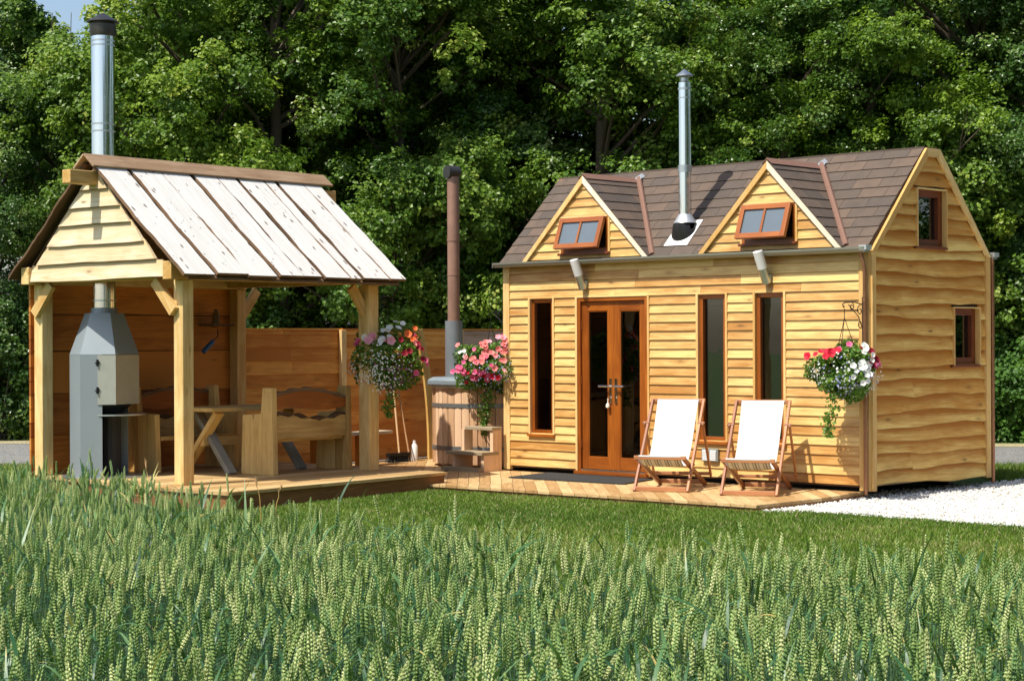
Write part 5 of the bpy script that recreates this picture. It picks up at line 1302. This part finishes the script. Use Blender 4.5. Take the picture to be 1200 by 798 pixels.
rows = [
 ('B', -20, 33.6, 10, .82, 'dark small-leaved tree at the left edge of the photograph'),
 ('B', 95, 34.2, 140, .74, 'low dark tree below the gap of sky, left of the tall pavilion flue'),
 ('C', 215, 34.0, 50, 1.0, 'bright yellow-green tree right of the tall pavilion flue'),
 ('A', 330, 33.4, 200, .98, 'mid-green maple rising over the right end of the pavilion roof'),
 ('A', 470, 33.6, 80, .92, 'maple with sunlit sprays hanging over the tub flue'),
 ('E', 590, 35.6, 20, .72, 'shaded tree in the dark hollow between pavilion and cabin'),
 ('A', 700, 34.0, 320, 1.02, 'maple above the left dormer of the cabin'),
 ('C', 815, 35.0, 110, .98, 'bright leafy tree behind the cabin flue'),
 ('B', 930, 32.6, 250, .95, 'small-leaved tree above the right dormer'),
 ('C', 1030, 32.4, 300, .86, 'bright small tree above the cabin ridge on the right'),
 ('A', 1140, 33.2, 30, .98, 'leafy maple above the right gable peak'),
 ('B', 1245, 32.4, 70, .95, 'dark tree at the right edge of the photograph'),
 ('D', -70, 38.5, 0, .85, 'tall tree of the second row at the far left'),
 ('D', 250, 38.6, 90, .95, 'tall tree of the second row right of the sky gap'),
 ('E', 400, 38.2, 45, 1.0, 'tall dark tree of the second row behind the pavilion roof end'),
 ('D', 560, 38.5, 180, 1.0, 'tall tree of the second row above the tub flue'),
 ('E', 720, 38.2, 130, 1.05, 'tall dark tree of the second row above the left dormer'),
 ('D', 880, 38.4, 270, 1.0, 'tall tree of the second row right of the cabin flue'),
 ('E', 1040, 38.3, 220, 1.0, 'tall dark tree of the second row above the right dormer'),
 ('D', 1200, 38.4, 330, 1.0, 'tall tree of the second row at the right edge'),
 ('E', 1330, 37.5, 10, .95, 'tall dark tree of the second row beyond the right edge'),
 ('A', 2050, 19.0, 15, .9, 'maple standing beyond the gravel, outside the right edge'),
 ('D', 2700, 12.0, 60, .7, 'broad tree beyond the gravel, nearest of those outside the right edge'),
 ('E', 2350, 15.5, 160, .75, 'dark broad tree beyond the gravel, outside the right edge'),
 ('C', 1560, 28.5, 200, 1.0, 'bright maple past the end of the track, outside the right edge'),
 ('B', 1900, 24.0, 95, 1.0, 'hawthorn beyond the gravel near the track, outside the right edge'),
]
for k, px_, y, rz, s, lb in rows: put(k, bl(px_, y), y, rz, s, lb)
for k, x, y, rz, s, lb in (('E', 4.5, -15, 30, .9, 'dark broad tree far behind the viewpoint, nearest the middle'), ('D', 9.5, -10, 120, .9, 'tall broad tree behind the viewpoint to the right'), ('E', 13, -3, 200, .9, 'dark broad tree right of the wheat, behind the viewpoint'),
    ('D', 14.5, 4, 280, .9, 'tall broad tree right of the wheat field, level with its near edge'), ('E', 15, 9.5, 80, .85, 'dark broad tree right of the wheat field, level with its far edge')):
    put(k, x, y, rz, s, lb, 'trees along the right-hand field edge')
# slender sapling twigs against the sky gap
for i, px_ in enumerate((62, 84)):
    t = empty('sapling', (bl(px_, 36), 36, 0), 0, ['thin sapling showing against the sky, left one', 'thin bare-topped sapling against the sky, right one'][i], 'tree', 'saplings in the sky gap')
    V, F, R, C = crown(620+i, .5, .5, 5.2, 1.9, 34, 110, .075, cr=(.16, .3), low=1); npmesh('crown', V, F, R, [M['leafA']], parent=t)
    m = MB(630+i); m.tube([(0, 0, 0), (.05, 0, 3), (-.05, 0, 5.5), (.02, 0, 8.0)], [.05, .04, .025, .006], 7)
    for c in C[::2]: m.tube([(0, 0, c[2]-.4), tuple(c)], [.012, .004], 4)
    m.build('trunk', M['trunk'], t)
# far woodland closing the gaps behind the rows
V, F, R, C = crown(640, 16, 1.6, 4.2, 4.2, 520, 260, .17, cr=(.8, 1.3), low=.2)
keep = np.ones(len(F), bool); cx_ = V[F[:, 0]]; xw = (cx_[:, 0]); keep &= ~((xw > -11.2) & (xw < -7.6) & (cx_[:, 2] > 6.3))
V2 = V.copy(); o = npmesh('far_woodland', V2, F[keep], R, [M['leafB']], loc=(0, 43.5, 0)); tag(o, 'dense shaded woodland filling the background behind the trees', 'woodland', kind='stuff')
# undergrowth
def bush(x, y, seed, Rx, H, mat, leaf, label, n=36, per=420):
    t = empty('shrub', (x, y, 0), 0, label, 'shrub', 'shrubs along the far side of the track')
    V, F, R, C = crown(seed, Rx, Rx*.6, H*.45, H*.5, n, per, leaf, cr=(.25, .5), low=.02, flat=.8); npmesh('foliage', V, F, R, [mat], parent=t)
    m = MB(seed)
    for c in C[::4]: m.tube([(c[0]*.3, c[1]*.3, 0), tuple(c)], [.018, .005], 5)
    m.build('stems', M['trunk'], t)
for i, (px_, y, Rx, H, mt, lb) in enumerate((( -10, 32.6, 1.2, 2.2, 'leafB', 'leafy shrub at the left edge above the grey track'), (60, 33.0, 1.2, 2.0, 'leafA', 'shrub just left of the pavilion above the grey track'),
    (320, 32.5, 1.5, 2.2, 'leafB', 'dark shrub showing above the fence under the pavilion roof'), (500, 32.6, 1.6, 2.4, 'leafB', 'dark shrub above the fence behind the first hanging basket'),
    (1180, 30.6, 1.0, 1.7, 'leafN', 'bright green nettle clump right of the rear downpipe'), (1250, 31.2, 1.2, 2.4, 'leafN', 'bright green shrub at the right edge above the track'), (1120, 32.0, 1.3, 2.6, 'leafB', 'dark shrub behind the right corner of the cabin'))):
    bush(bl(px_, y), y, 650+i, Rx, H, M[mt], .075, lb)

# ------------------------------------------------------------------ light, world, camera
w = D.worlds.new('World'); scene.world = w; w.use_nodes = True
nt = w.node_tree; bg = nt.nodes['Background']
sky = nt.nodes.new('ShaderNodeTexSky'); sky.sky_type = 'NISHITA'; sky.sun_disc = False
EL = rad(59); tosun = Vector((-.77, -.636, 0)).normalized()
sky.sun_elevation = EL; sky.sun_rotation = math.atan2(tosun.x, tosun.y); sky.dust_density = 2.0
nt.links.new(sky.outputs[0], bg.inputs[0]); bg.inputs[1].default_value = .13
sun = D.lights.new('sun', 'SUN'); sun.energy = 4.8; sun.angle = rad(.5); sun.color = (1.0, .95, .85)
so = D.objects.new('sun', sun); COL.objects.link(so)
dv_ = Vector((tosun.x*math.cos(EL), tosun.y*math.cos(EL), math.sin(EL))); so.rotation_euler = dv_.to_track_quat('Z', 'Y').to_euler()
cam = D.cameras.new('camera'); co = D.objects.new('camera', cam); COL.objects.link(co)
cam.sensor_width = 36; cam.lens = 2199.72/1200*36; cam.clip_end = 1000
pitch = math.atan((400.379-399)/2199.72)
co.matrix_world = Matrix.Translation((0, 0, 1.6546)) @ Matrix.Rotation(PI/2+pitch, 4, 'X') @ Matrix.Rotation(-.004764, 4, 'Z')
cam.dof.use_dof = True; cam.dof.focus_distance = 17.0; cam.dof.aperture_fstop = 20
scene.camera = co
vs = scene.view_settings; vs.view_transform = 'Standard'; vs.look = 'None'; vs.exposure = .38; vs.gamma = 1; vs.use_curve_mapping = False
scene.cycles.max_bounces = 8; scene.cycles.transparent_max_bounces = 12; scene.cycles.caustics_reflective = False; scene.cycles.caustics_refractive = False
